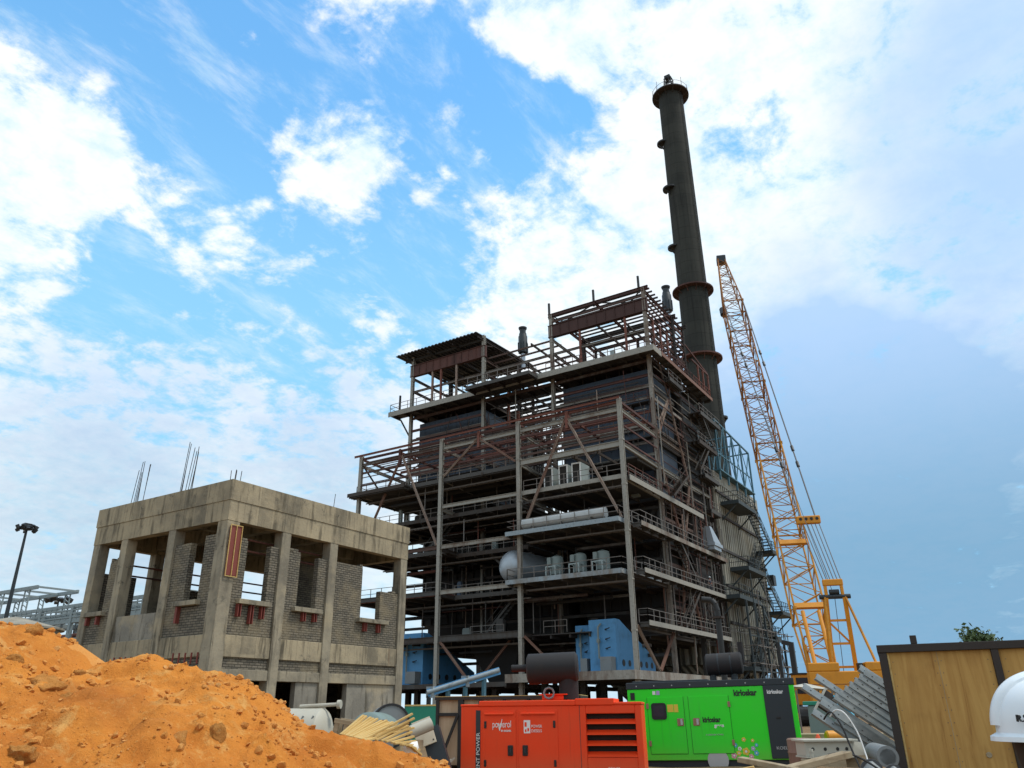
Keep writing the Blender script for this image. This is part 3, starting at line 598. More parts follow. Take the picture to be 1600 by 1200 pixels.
    for y in (31.0, 36.8): col(XB, y, 37.6, 43, .22, 'rust', 'post')
    for x in (75.5, 78.5): B((x, YB[0], 44.9), (x + 2.6, YB[0], 45.8), .12, .16, 'rust')
    for y in (YB[0],): K((XB, y, 38), (XC, y, 42.5), .16, 'rust'); K((XC, y, 38), (85.2, y, 42.5), .14, 'rust')
    # roof of the far unit
    m = MB(); n = 46
    for j in range(n):
        ya = 50.6 + 13.2 * j / n; yb = ya + 13.2 / n; h = .0 if j % 2 else .09
        m.hexa([(71.6, ya, 45.75 + h), (86, ya, 46.35 + h), (86, yb, 46.35 + h), (71.6, yb, 45.75 + h), (71.6, ya, 45.85 + h), (86, ya, 46.45 + h), (86, yb, 46.45 + h), (71.6, yb, 45.85 + h)])
    m.build('roof_sheeting', MT['roofsheet'], t, True)
    for x in (XB, 77, XC): B((x, 50.6, 45.45), (x, 63.4, 45.45 + (x - XB) * .03), .2, .34, 'darksteel')
    for y in (YB[2], 54.5, 58.5, YB[3]): B((71.8, y, 45.3), (85.6, y, 45.75), .18, .3, 'darksteel'); K((XB, y, 44.5), (XB + 2.2, y, 45.3), .14, 'darksteel')
    # ---- decks
    def deck(name, x0, x1, y0, y1, z, joist='y', mat='deck', edge=None, lip=.30):
        m = MB(); m.box(x0, x1, y0, y1, z - .1, z)
        if joist == 'x':
            k = max(2, int((y1 - y0) / 1.9))
            for i in range(k + 1):
                yy = y0 + .15 + (y1 - y0 - .3) * i / k; m.box(x0 + .1, x1 - .1, yy - .08, yy + .08, z - .42, z - .102)
        else:
            k = max(2, int((x1 - x0) / 1.9))
            for i in range(k + 1):
                xx = x0 + .15 + (x1 - x0 - .3) * i / k; m.box(xx - .08, xx + .08, y0 + .1, y1 - .1, z - .42, z - .102)
        o = m.build('deck', MT[mat], t, True)
        if edge:
            m = MB()
            if 'f' in edge: m.box(x0 - .07, x0 - .002, y0 - .07, y1 + .07, z - lip, z + .12)
            if 'r' in edge: m.box(x0, x1, y0 - .07, y0 - .002, z - lip, z + .12)
            if 'l' in edge: m.box(x0, x1, y1 + .002, y1 + .07, z - lip, z + .12)
            m.build('deck_edge', MT[name], t, True)
        return o
    def rail(pts, z, h=1.1, sp=1.5, mat='rail'):
        m = MB()
        for a, b in zip(pts[:-1], pts[1:]):
            a = Vector((*a, z)); b = Vector((*b, z)); L = (b - a).length; k = max(1, int(round(L / sp)))
            for i in range(k + 1):
                p = a.lerp(b, i / k); m.bar(p, p + Vector((0, 0, h)), .055)
            for hh in (h, h * .52): m.bar(a + Vector((0, 0, hh)), b + Vector((0, 0, hh)), .05)
        m.build('railing', MT[mat], t, True)
    # near bay
    deck('fascia', 63.0, XB, 28.75, 40.75, 12.95, 'x', edge='frl'); rail([(XB, 28.7), (63.1, 28.7), (63.1, 40.7), (65, 40.7)], 13.0)
    deck('fascia', 63.0, XB, 28.75, 40.75, 17.55, 'x', edge='frl'); rail([(XB, 28.7), (63.1, 28.7), (63.1, 40.7), (66, 40.7)], 17.6)
    deck('col', XA + .3, XB, 28.6, 39.5, 21.75, 'x', edge='fr'); rail([(XB, 28.6), (XA + .3, 28.6), (XA + .3, 39.4)], 21.8)
    deck('deck', 68.5, XB, 28.6, 34.8, 24.7, 'x')
    # middle and far bays
    deck('deck', XA + .2, XB, 39.9, 62.2, 24.65, 'y', 'darksteel', edge='fl'); rail([(XA + .25, 40), (XA + .25, 62.1), (XB, 62.1)], 24.7)
    deck('deck', XA - .9, XA + .1, 54, 62.3, 24.6, 'y', 'darksteel', edge='f')
    deck('deck', 66.5, XB, 41, 62, 21.3, 'x', 'darksteel', edge='f'); rail([(66.6, 41), (66.6, 62)], 21.35)
    deck('deck', 65.5, XB, 50, 62, 17.3, 'x', edge='fr'); rail([(65.6, 62), (65.6, 50.1), (XB, 50.1)], 17.35)
    deck('deck', 67.5, XB, 41, 50, 17.1, 'x', 'darksteel', edge='f'); rail([(67.6, 41), (67.6, 50)], 17.2)
    deck('rust', 64.6, XB, 50.2, 61, 12.85, 'x', edge='fr'); rail([(64.7, 61), (64.7, 50.3), (XB, 50.3)], 12.9)
    deck('deck', 67.2, XB, 41, 50, 12.7, 'x', 'darksteel', edge='f'); rail([(67.3, 41), (67.3, 50)], 12.75)
    deck('deck', 65, XB, 40, 61.5, 8.3, 'x', 'darksteel', edge='f'); rail([(66, 43), (66, 47)], 8.35); rail([(66, 36), (66, 38.5)], 8.35); deck('deck', 66, XB, 33.6, 40, 8.25, 'x', 'darksteel')
    # whole floors behind the B row, coloured dark for the shade inside
    for z in (8.3, 12.7, 17.2, 21.4): deck('deck', XB + .3, XD, 28.9, 62, z, 'x', 'darksteel')
    for z in (25, 28.4, 32.4): deck('deck', XB + .3, XD, 28.9, 40.2, z, 'x', 'darksteel'); deck('deck', XB + .3, XD, 50.9, 62, z, 'x', 'darksteel')
    # outside walkways along the right face
    for z, xa, xb in ((8.6, 64.6, 87), (13.05, 64.5, 88), (17.25, 64.5, 88.5)):
        deck('col', xa, xb, 27.2, 28.15, z, 'y', 'deck', edge='r', lip=.3); rail([(xa, 28.1), (xa, 27.25), (xb, 27.25)], z, 1.1, 1.3)
    deck('col', XA + .3, 84, 27.9, 28.25, 21.6, 'y', 'deck', edge='r', lip=.4); rail([(XA + .3, 27.95), (84, 27.95)], 21.65, 1.1, 1.6, 'rust')
    for z, xa, xb, yy in ((33.6, 83, 90, 26.6), (30.0, 82.4, 88.6, 26.9), (26.4, 84, 89, 27.2), (22.6, 85.5, 89, 27.4), (35.6, 76, 80, 27.4)):
        deck('deck', xa, xb, yy, 28.2, z, 'x', 'darksteel', edge='r', lip=.35); rail([(xa, yy + .05), (xb, yy + .05)], z, 1.1, 1.3)
    # top walkway
    deck('col', 71.3, XB + .3, 27.2, 64.2, 37.62, 'x', edge='fr', lip=.55); rail([(XB, 64.1), (71.4, 64.1), (71.4, 51)], 37.7, 1.1, 1.5); rail([(71.4, 40.5), (71.4, 27.3), (84, 27.3)], 37.7, 1.1, .9, 'rust')
    deck('deck', 69.4, 71.2, 41.6, 50.4, 37.4, 'x', 'darksteel', edge='fr'); rail([(69.5, 50.3), (69.5, 41.7), (71.2, 41.7)], 37.5)
    deck('deck', XB + .3, 85.2, 28.4, 40.5, 37.55, 'x', 'darksteel'); deck('deck', XB + .3, 85.2, 50.6, 62, 37.55, 'x', 'darksteel'); deck('deck', XB + .3, 76, 40.8, 50.3, 37.3, 'x', 'darksteel')
    deck('brace', XB + .4, 90.2, 27.2, 28.3, 37.62, 'y', 'deck', edge='r'); rail([(84.2, 27.3), (90.2, 27.3), (90.2, 29.5)], 37.7, 1.1, .8, 'rust')
    deck('brace', 85.4, 90.2, 28.3, 31, 37.5, 'x', 'darksteel')
    for x in (86.4, 88.2, 90.1): col(x, 27.4, 37.6, 41.0, .18, 'rust', 'post')
    B((84.4, 27.4, 41.0), (90.2, 27.4, 41.0), .14, .2, 'rust'); B((85.2, 28.5, 43.9), (90.1, 27.4, 41.1), .14, .2, 'rust')
    m = MB(); m.cbox((74.2, 33.2, 38.9), .4, .5, 1.5); m.build('junction_post', MT['cabinet'], t, True)
    # base table on stub piers
    deck('col', 62.6, 88, 28.0, 40.6, 4.55, 'x', 'deck', edge='fr', lip=.6); deck('deck', 64, 88, 41.5, 62, 4.0, 'x', 'darksteel', edge='f')
    for x in (66, 70, 77, 85):
        for y in (30, 34.5, 38.5, 44, 47.5, 53.5, 58): col(x, y, G, 4.0, .5, 'darksteel', 'pier')
    # ---- braces
    ym = 34.1
    K((XA - .05, ym, 28.5), (XA - .05, 28.75, 17.7), .3); K((XA - .05, ym, 28.5), (XA - .05, 39.4, 17.7), .3)
    K((XA - .05, 44.7, 28.4), (XA - .05, 49.2, 24.9), .26); K((XA - .05, 44.7, 28.4), (XA - .05, 40.1, 25.0), .26)
    K((XA - .05, 55.2, 28.3), (XA - .05, 60.9, 17.6), .28); K((XA - .05, 55.2, 28.3), (XA - .05, 49.9, 17.6), .28)
    K((XA + .05, 61.2, 28.2), (XA + 5, 61.6, 24.8), .2, 'darksteel')
    K((XA, 49.2, 8.0), (XA, 46.0, 4.6), .28); K((XA + 2.5, 42.5, 8.0), (XA + 2.5, 46.0, 4.6), .28); K((XA, 39.4, 8.0), (XA + 1.5, 36.6, 4.9), .3)
    K((XB - .3, 38.5, 8.2), (XB, 41.5, 1.0), .3, 'deck'); K((XB, 44.5, 4.0), (XB, 41.5, 1.0), .3, 'deck')
    yf = YB[0] - .28
    K((XA + .4, yf, 8.3), (68.6, yf, 4.8), .3); K((XB - .4, yf, 8.3), (68.9, yf, 4.8), .3)
    K((77.4, yf, 33.6), (XB + .3, yf, 28.4), .26); K((77.4, yf, 33.6), (81.3, yf, 25.0), .24); K((77.4, yf, 33.9), (XB + .4, yf, 40), .2, 'beam'); K((77.4, yf, 33.9), (78.9, yf, 37.2), .22)
    K((XB + .4, yf, 24.6), (77.7, yf, 17.4), .28); K((81.3, yf, 24.4), (78.1, yf, 17.4), .28)
    K((77.6, yf, 16.8), (75.6, yf, 8.8), .28); K((77.6, yf, 16.8), (80.9, yf, 8.8), .26)
    K((77.0, yf, 33.4), (74.0, yf, 30.0), .2)
    for i, (z0, z1) in enumerate(((8.3, 12.6), (12.8, 17.1), (17.3, 21.3), (25, 28.4), (28.6, 32.4))):
        K((XC + .3, yf + .1, z0 if i % 2 else z1), (XD - .3, yf + .1, z1 if i % 2 else z0), .2, 'darksteel')
    for z0, z1, ya, yb in ((25, 28.3, 28.8, 34), (25, 28.3, 39, 34), (29.8, 32.5, 61.5, 56), (29.8, 32.5, 51, 56)): K((XB - .2, ya, z0), (XB - .2, yb, z1), .16, 'darksteel')
    for x in (74.6, 76.5, 78.4, 80.2): K((x, 28.9, 21.6), (x, 28.9, 24.6), .14, 'rust'); K((x, 29.0, 28.5), (x, 29.0, 32.2), .12, 'darksteel')
    K((XB, 63.8, 37.2), (XB, 62.2, 34.6), .22, 'darksteel')
    # cross beams seen from underneath
    for y in (31, 33.5, 36.5): B((XA + .3, y, 24.35), (XB, y, 24.35), .14, .26, 'deck')
    for y in (42, 44.4, 47): B((XB, y, 36.7), (XC, y, 36.7), .14, .24, 'deck'); B((XB, y, 33), (XC, y + .5, 33), .14, .24, 'deck')
    # pipework
    rnd = random.Random(11); pipes = []
    for i in range(26):
        z = rnd.choice((7.4, 11.8, 16.3, 20.4, 23.8, 27.2)) + rnd.uniform(-.3, .3); x = rnd.uniform(66.5, 72.6); a = rnd.uniform(29, 55); pipes.append(((x, a, z), (x, a + rnd.uniform(4, 9), z), rnd.uniform(.07, .2)))
    for i in range(26):
        x = rnd.choice((74.2, 75.0, 82.6, 84.2, 86.5, 87.8)); y = rnd.uniform(28.7, 29.4); z = rnd.uniform(5, 28); pipes.append(((x, y, z), (x, y, z + rnd.uniform(3, 9)), rnd.uniform(.06, .16)))
    for i in range(14):
        x = rnd.uniform(74, 84); y = rnd.uniform(41.5, 49.5); z = rnd.uniform(22, 30); pipes.append(((x, y, z), (x, y, z + rnd.uniform(4, 9)), rnd.uniform(.08, .3)))
    for i in range(12):
        z = rnd.uniform(9, 32); x = rnd.uniform(82, 84); pipes.append(((x, 28.7, z), (x + rnd.uniform(3, 6), 28.7, z), rnd.uniform(.06, .14)))
    for a, c, r in pipes:
        m = MB(); m.tube(a, c, r, 8); m.build('pipe', MT[rnd.choice(('darksteel', 'deck', 'rust', 'casing2', 'beam'))], t, True, smooth=True)
    # cable trays under the front edges, conduits, hangers, small boxes
    for z, ya, yb, x in ((12.2, 29, 39.5, 64.6), (16.8, 29, 39.5, 64.8), (21.0, 29, 39.5, 65.0), (20.6, 41, 61, 67.2), (16.5, 41, 61, 68.2), (12.0, 41, 61, 67.9), (7.6, 41, 61, 66.2), (23.9, 40.5, 61.5, 65.2)):
        m = MB(); m.bar((x, ya, z), (x, yb, z), .05, .14); m.bar((x + .5, ya, z), (x + .5, yb, z), .05, .14)
        for k in range(int((yb - ya) / .6)): m.bar((x + .03, ya + .3 + k * .6, z - .03), (x + .47, ya + .3 + k * .6, z - .03), .05)
        for k in range(int((yb - ya) / 2.5)): m.bar((x, ya + 1 + k * 2.5, z), (x, ya + 1 + k * 2.5, z + .7), .04)
        m.build('cable_tray', MT['rail'], t, True)
    for i in range(46):
        r = rnd.uniform(.03, .07)
        if i < 16: y = rnd.choice(YB) + rnd.uniform(-.6, .6); x = XB - .3; z = rnd.uniform(4, 20)
        elif i < 30: y = 28.2 - rnd.uniform(0, .3); x = rnd.choice((73.2, 77.4, 81.6, 85, 89)) + rnd.uniform(-.7, .7); z = rnd.uniform(4, 24)
        else: y = rnd.uniform(30, 61); x = rnd.uniform(72.2, 73.8); z = rnd.uniform(4, 30)
        m = MB(); m.bar((x, y, z), (x, y, z + rnd.uniform(4, 12)), r * 2); m.build('conduit', MT[rnd.choice(('rail', 'deck', 'brace', 'col'))], t, True)
    for i in range(60):
        x = rnd.uniform(74.5, 88.5) if i % 2 else rnd.uniform(64.5, 72.5); z = rnd.choice((8.7, 13.1, 17.35, 21.7)); y = 27.4 if i % 2 else rnd.choice((29.5, 35, 42, 47, 52, 58)) + rnd.uniform(-1, 1)
        m = MB(); m.bar((x, y, z), (x, y, z + rnd.uniform(2.8, 4)), .08); m.build('hanger', MT[rnd.choice(('rail', 'rust', 'deck'))], t, True)
    for i in range(40):
        z = rnd.choice((8.35, 13.0, 17.3, 21.45, 24.7)); y = rnd.uniform(29.5, 61); x = rnd.uniform(67.5, 73); h = rnd.uniform(.7, 1.9); w = rnd.uniform(.3, .8)
        m = MB(); m.box(x, x + w, y, y + w * 1.4, z, z + h); m.box(x + .05, x + w - .05, y + .05, y + w * 1.4 - .05, z + h, z + h + .12); m.build('equipment_box', MT[rnd.choice(('casing', 'pump', 'darksteel', 'rust', 'cabinet', 'deck'))], t, True)
    for (xa, za, xb, zb, y) in ((73.6, 8.4, 79, 12.7, 27.7), (79.5, 12.9, 74.5, 17.2, 27.7), (74, 21.7, 79, 25, 27.7), (82.2, 26.4, 86.2, 30, 27.3), (87.5, 30.1, 84, 33.6, 27.1)):
        m = MB()
        for yy in (y - .35, y + .35): m.bar((xa, yy, za), (xb, yy, zb), .06, .24); m.bar((xa, yy, za + 1), (xb, yy, zb + 1), .05)
        for k in range(14): q = Vector((xa, y, za)).lerp(Vector((xb, y, zb)), (k + .5) / 14); m.box(q.x - .13, q.x + .13, y - .32, y + .32, q.z - .02, q.z + .02)
        m.build('stair_flight', MT['deck'], t, True)
    for (ya, za, yb, zb) in ((41.5, 12.8, 46.5, 17.1), (47.5, 8.4, 43, 12.7), (56, 17.4, 51.5, 21.3)):
        m = MB()
        for xx in (68.6, 69.4): m.bar((xx, ya, za), (xx, yb, zb), .06, .24); m.bar((xx, ya, za + 1), (xx, yb, zb + 1), .05)
        for k in range(14): q = Vector((69, ya, za)).lerp(Vector((69, yb, zb)), (k + .5) / 14); m.box(68.65, 69.35, q.y - .13, q.y + .13, q.z - .02, q.z + .02)
        m.build('stair_flight', MT['deck'], t, True)
    rail([(XB - .1, 29), (XB - .1, 40)], 25.0, 1.1, 1.5); rail([(XB - .1, 51), (XB - .1, 61.5)], 28.4, 1.1, 1.5); rail([(XB - .1, 29), (XB - .1, 40)], 32.4, 1.1, 1.5, 'rust'); rail([(XB - .1, 51), (XB - .1, 61.5)], 32.4, 1.1, 1.5)
    for i in range(26):
        z = 9.2 + i * 1.08
        B((XB + .3, 28.05 + .12 * (i % 3), z), (XD - rnd.uniform(0, 4), 28.05 + .12 * (i % 3), z + rnd.uniform(-.1, .1)), .06, .07, rnd.choice(('rust', 'beam', 'deck', 'col')))
    for i in range(34):
        b_ = rnd.choice((0, 0, 1, 1, 2, 2)); z = rnd.uniform(22.5, 37); x = XB + rnd.uniform(-.5, .3)
        B((x, YB[b_] + rnd.uniform(.2, 2), z), (x, YB[b_ + 1] - rnd.uniform(.2, 2), z + rnd.uniform(-.05, .05)), .06, .08, rnd.choice(('rust', 'beam', 'deck', 'col')))
    for i in range(3):
        for z in (25.9, 26.7, 27.8): B((XA + .1, YA[i] + .2, z), (XA + .1, YA[i + 1] - .2, z), .06, .09, rnd.choice(('rust', 'beam')))
    for i in range(7): B((XA + .8 + i * 1.15, YA[0], 28.75), (XA + .8 + i * 1.15, YA[3], 28.75), .08, .12, 'rust' if i % 2 else 'beam')
    for i in range(30):
        y = rnd.uniform(29, 61); z = rnd.choice((25, 28.4, 30.3, 32.4)); B((XB - rnd.uniform(.1, .5), y, z), (XB - rnd.uniform(.1, .5), y + rnd.uniform(-1.6, 1.6), z + rnd.uniform(2, 4)), .06, .06, rnd.choice(('rust', 'beam', 'deck')))
    for i in range(26):
        x = rnd.uniform(74, 88.5); z = rnd.uniform(8.5, 33); B((x, 28.0, z), (x + rnd.uniform(-2.2, 2.2), 28.0, z + rnd.uniform(2, 4.4)), .06, .06, rnd.choice(('rust', 'beam', 'deck', 'col')))
    for z in (25.1, 26.6, 27.7): B((XA + .5, YA[0] - .1, z), (XB - .4, YA[0], z + .02), .1, .16, 'rust')
    # ---- write beams and braces out
    beams.sort(key=lambda q: -(q[0] - Vector((0, 0, 1.65))).length ** -1 * (q[1] - q[0]).length * q[3])
    for p0, p1, w, h, mat in beams[:99]:
        m = MB(); m.ibar(p0, p1, w, h); m.build('beam', MT[mat], t, True)
    m = MB(); mats = []; ids = []
    for p0, p1, w, h, mat in beams[99:]:
        m.bar(p0, p1, w, h)
        if mat not in mats: mats.append(mat)
        ids += [mats.index(mat)] * 6
    o = m.build('beam', MT[mats[0]], t, True)
    for k in mats[1:]: o.data.materials.append(MT[k])
    o.data.polygons.foreach_set('material_index', ids); o['kind'] = 'stuff'
    for p0, p1, w, mat in braces:
        m = MB(); m.ibar(p0, p1, w * .72, w * .72, t=.05); m.build('brace', MT[mat], t, True)
    return t
boiler()

# ================================================================= plant standing inside the frame
def furnace(y0, y1, zb, label):
    t = thing('furnace_casing', label, 'furnace', (74.6, y0, zb - 6))
    x0, x1 = 74.3, 81.2
    m = MB(); m.box(x0, x1, y0, y1, zb, 36.4)
    k = int((y1 - y0) / .8)
    for i in range(1, k): yy = y0 + (y1 - y0) * i / k; m.box(x0 - .035, x0 - .001, yy - .02, yy + .02, zb, 36.3)
    m.build('casing', MT['casing'], t, True)
    m = MB(); c = (y0 + y1) / 2
    m.add([(x0, y0, zb), (x1, y0, zb), (x1, y1, zb), (x0, y1, zb), (x0 + 2.6, c - 1, zb - 7), (x1 - 2, c - 1, zb - 7), (x1 - 2, c + 1, zb - 7), (x0 + 2.6, c + 1, zb - 7)], [(0, 1, 5, 4), (1, 2, 6, 5), (2, 3, 7, 6), (3, 0, 4, 7), (4, 5, 6, 7)])
    m.build('hopper', MT['casing2'], t, True)
    for z in (zb + 1, 29.4, 34.2):
        m = MB(); m.box(x0 - .34, x0 - .04, y0 - .3, y1 + .3, z, z + .34); m.box(x0 - .04, x1, y0 - .3, y0 - .003, z, z + .34); m.build('buckstay', MT['beam'], t, True)
    m = MB()
    for i in range(7):
        yy = y0 + .6 + (y1 - y0 - 1.2) * i / 6; m.tube((x0 + 1, yy, 36.4), (x0 + 1, yy, 37.5), .12, 6)
        m.box(x0 + 3 - .2, x0 + 3.2, yy - .2, yy + .2, 36.4, 37.5)
    m.build('hanger_rods', MT['darksteel'], t, True)
    m = MB(); m.box(82.4, 88.4, y0 - .3, y1, 10, 36.6); m.build('rear_pass', MT['casing2'], t, True)
    for z in (13, 16.5, 20, 23.5, 27, 30.5, 34): m = MB(); m.box(82.2, 88.6, y0 - .5, y0 - .303, z, z + .25); m.build('buckstay', MT['darksteel'], t, True)
furnace(29.3, 39.9, 22.4, 'dark blue grey furnace casing behind the near bay of the boiler frame')
furnace(51.2, 61.4, 24.9, 'dark blue grey furnace casing behind the far left bay of the boiler frame')

for nm, x0, x1, y0, y1, z0, z1, lb in (('added_dark_infill', 76, 81, 30.2, 39.8, 8.5, 20.9, 'plain dark box added to darken the near bay, above the large blue wedge'), ('added_dark_infill', 76, 81, 41.2, 50, 8.5, 20.9, 'plain dark box added to darken the middle bay behind the silver tank'), ('added_dark_infill', 76, 81, 51, 61.4, 8.5, 20.9, 'plain dark box added to darken the far bay beside the concrete building')):  # made-up dark boxes added to close off sky and darken the inside
    t = thing(nm, lb, 'dark box', (x0, y0, z0), 0, 'dark boxes added inside the boiler house')
    m = MB(); m.box(x0, x1, y0, y1, z0 + 2.6, z1); m.build('infill_wall', MT['casing2'], t, True)
    m = MB(); m.box(x0 + .8, x1 - .4, y0 + .4, y1 - .4, z0, z0 + 2.59); m.build('infill_base', MT['darksteel'], t, True)
    m = MB()
    for i in range(9): y = y0 + .3 + (y1 - y0 - .6) * i / 8; m.box(x0 - .16, x0 - .002, y - .07, y + .07, z0 + 2.7, z1)
    m.build('stiffeners', MT['darksteel'], t, True)
t = thing('scaffold', 'thin tube scaffold filling the gap between the two furnace casings high in the boiler house', 'scaffold', (75, 42, 25))
for x in (74.4, 76.6, 78.8, 81):
    for y in (41.6, 43.6, 45.6, 47.6, 49.6): m = MB(); m.tube((x, y, 25), (x, y, 36.6 - (y * 7 % 2)), .055, 6); m.build('standard', MT['rail'], t, True)
for z in (26.8, 28.8, 30.8, 32.8, 34.8, 36.2):
    for x in (74.4, 78.8): m = MB(); m.tube((x, 41, z), (x, 50.2, z), .05, 6); m.build('ledger', MT['rail'], t, True)
    for y in (41.6, 45.6, 49.6): m = MB(); m.tube((74, y, z + .1), (81.4, y, z + .1), .05, 6); m.build('transom', MT['rail'], t, True)
for x, y, z, w in ((75, 42, 29, 2.5), (76, 46, 33, 2.8), (75.5, 44, 31, 2)): m = MB(); m.box(x, x + w, y, y + w, z, z + .08); m.build('platform_board', MT['oldwood'], t, True)
def drum(loc, r, L, label):
    t = thing('storage_drum', label, 'tank', loc)
    m = MB(); prof = [(.02, -.75 * r)] + [(r * math.sin(a), -.75 * r * math.cos(a)) for a in (R_(15), R_(30), R_(45), R_(60), R_(75), R_(90))] + [(r, L)]
    m.lathe(prof, (0, 0, 1.75), (1, -.12, 0), 32); m.build('shell', MT['silver'], t, smooth=True)
    for x in (1.2, L - 1): 
        m = MB(); m.box(x - .2, x + .2, -.95 - .12 * x, .95 - .12 * x, -.35, .7); m.build('saddle', MT['deck'], t)
drum((65.4, 41.4, 13.0), 1.60, 6.5, 'shiny silver domed water tank beside a grey column on the middle deck')

t = thing('insulated_pipe', 'long pale white insulated cylinder lying behind a railing on an upper deck', 'pipe', (63.75, 34.8, 17.75))
m = MB(); m.lathe([(.4, -4.55), (.52, -4.5), (.52, 4.35), (.4, 4.4)], (0, 0, .62), (0, 1, 0), 20); m.build('cladding', MT['whitepipe'], t, smooth=True)
for yy in (-3.2, 0, 3.2): m = MB(); m.box(-.4, .4, yy - .1, yy + .1, 0, .35); m.build('saddle', MT['deck'], t)

lab = ['leftmost of the three pale upright cabinets on the upper deck', 'middle one of the three pale upright cabinets on the upper deck', 'rightmost and tallest looking of the three pale upright cabinets on the upper deck']
cab0 = None
for i, y in enumerate((36.9, 35.2, 33.75)):
    if cab0 is None:
        cab0 = thing('control_cabinet', lab[0], 'cabinet', (64.9, y, 21.76), 0, 'pale cabinets on the upper deck')
        m = MB(); m.box(.05, 1.9, -.5, .5, 0, 2.25); m.build('body', MT['cabinet'], cab0)
        m = MB(); m.box(0, .046, -.38, .38, .12, 2.1); m.build('dark_front', MT['gap_shade'], cab0)  # dark panel painted for the shade in the cabinet opening
        m = MB(); m.box(-.03, .045, -.5, -.385, 0, 2.25); m.box(-.03, .045, .385, .5, 0, 2.25); m.box(-.03, .045, -.384, .384, 2.12, 2.25); m.build('door_frame', MT['white'], cab0)
        c = cab0
    else: c = copy_tree(cab0); c.location = (64.9, y, 21.76); c['label'] = lab[i]
lab = ['left pale pump set with a square frame on the middle deck', 'middle pale pump set behind the railing of the middle deck', 'right pale pump set next to the grey corner column on the middle deck']
p0 = None
for i, y in enumerate((36.6, 34.1, 31.7)):
    if p0 is None:
        p0 = thing('pump_set', lab[0], 'pump', (64.2, y, 13.0), 0, 'pale pump sets on the middle deck')
        m = MB(); m.lathe([(.5, 0), (.62, .1), (.62, 1.5), (.55, 1.75), (.2, 1.9)], (1.4, 0, .45), n=20); m.build('motor', MT['pump'], p0, smooth=True)
        m = MB()
        for x in (.1, 1.0):
            for yy in (-.5, .5): m.box(x - .05, x + .05, yy - .05, yy + .05, 0, 1.2)
        for x in (.1, 1.0): m.box(x - .05, x + .05, -.448, .448, 1.1, 1.2)
        for yy in (-.5, .5): m.box(.152, .948, yy - .05, yy + .05, 1.1, 1.2)
        m.build('stand', MT['cabinet'], p0); m = MB(); m.box(.7, 2.1, -.7, .7, .0, .44); m.build('plinth', MT['deck'], p0)
        m = MB(); m.cbox((.75, .45, 1.75), .35, .4, .7); m.build('terminal_box', MT['pump'], p0); c = p0
    else: c = copy_tree(p0); c.location = (64.2, y, 13.0); c['label'] = lab[i]

def hood(x0, y0, y1, zb, zt, L, label, group):
    t = thing('blue_hopper', label, 'hopper', (x0, y0, zb), 0, group)
    zt -= zb; h2 = 1.6; W = y1 - y0
    m = MB(); m.prism([(0, 0, .25), (L, 0, .25), (L, 0, h2), (.9, 0, zt), (0, 0, zt)], (0, W, 0)); m.build('hood', MT['blue'], t, bevel=.04)
    m = MB(); m.box(-.15, L + .2, -.12, W + .12, .0, .245); m.build('base_frame', MT['blue'], t)
    for i in range(6):
        x = 1.3 + i * (L - 2.2) / 5.; 
        m = MB(); m.tube((x, -.03, .95), (x, .02, .95), .30 - .02 * (i % 2), 14); m.build('port_hole', MT['black'], t)
    m = MB()
    for z in (zt * .45, zt * .62, zt * .8): m.tube((-.02, W * .35, z), (-.5, W * .3, z), .06, 6); m.tube((-.5, W * .3, z), (-.55, W * .12, z + .1), .05, 6)
    m.build('spray_pipes', MT['navy'], t)
    m = MB(); m.path([(-.3, W * .6, 1.3), (-.3, W * .6, zt * .85), (-.2, W * .5, zt * .92)], .09); m.cbox((-.3, W * .6, zt * .6), .25, .25, .35); m.build('burner_pipe', MT['pump'], t)
    m = MB(); m.box(-1.0, -.05, W * .05, W * .45, .25, 1.4); m.build('ignition_box', MT['steelplate'], t)
    return t
hood(66.3, 31.2, 33.9, 4.56, 9.25, 8.6, 'large blue wedge hopper right behind the near corner column', 'blue hoppers on the lowest deck')
hood(67.4, 34.2, 35.9, 4.56, 8.95, 6.0, 'narrow blue hopper just left of the large blue wedge', 'blue hoppers on the lowest deck')
hood(66.3, 53.2, 56.4, 4.02, 9.25, 9.3, 'blue wedge hopper right beside the concrete building', 'blue hoppers on the lowest deck')
t = thing('dark_hopper', 'dark steel ash hopper hanging low between the two blue wedges', 'hopper', (69, 43, 4.1))
m = MB(); m.add([(0, 0, 3.9), (6, 0, 3.9), (6, 6.4, 3.9), (0, 6.4, 3.9), (1.5, 2, 0), (4.5, 2, 0), (4.5, 4.6, 0), (1.5, 4.6, 0)], [(0, 1, 5, 4), (1, 2, 6, 5), (2, 3, 7, 6), (3, 0, 4, 7), (4, 5, 6, 7), (0, 1, 2, 3)]); m.build('hopper_body', MT['casing2'], t)
m = MB(); m.box(-.1, 6.1, -.1, 6.5, 3.75, 3.9); m.build('hopper_flange', MT['darksteel'], t)

def vent(loc, h, label):
    t = thing('steam_silencer', label, 'silencer', loc, 0, 'steam silencers on the boiler roof')
    m = MB(); m.lathe([(.30, 0), (.30, h * .35)], (0, 0, 0), n=16); m.build('vent_pipe', MT['silver'], t, smooth=True)
    m = MB(); m.lathe([(.35, 0), (.60, .12), (.60, h * .42), (.5, h * .46), (.5, h * .5)], (0, 0, h * .35), n=24); m.build('silencer_body', MT['navy'], t, smooth=True)
    m = MB(); m.lathe([(.42, 0), (.42, h * .1), (.52, h * .11), (.58, h * .15), (.4, h * .16)], (0, 0, h * .85), n=20); m.build('outlet_cap', MT['navy'], t, smooth=True)
    m = MB()
    for i in range(8):
        a = i * math.pi / 4; m.box(math.cos(a) * .64 - .05, math.cos(a) * .64 + .05, math.sin(a) * .64 - .05, math.sin(a) * .64 + .05, h * .38, h * .62)
    m.build('lugs', MT['navy'], t)
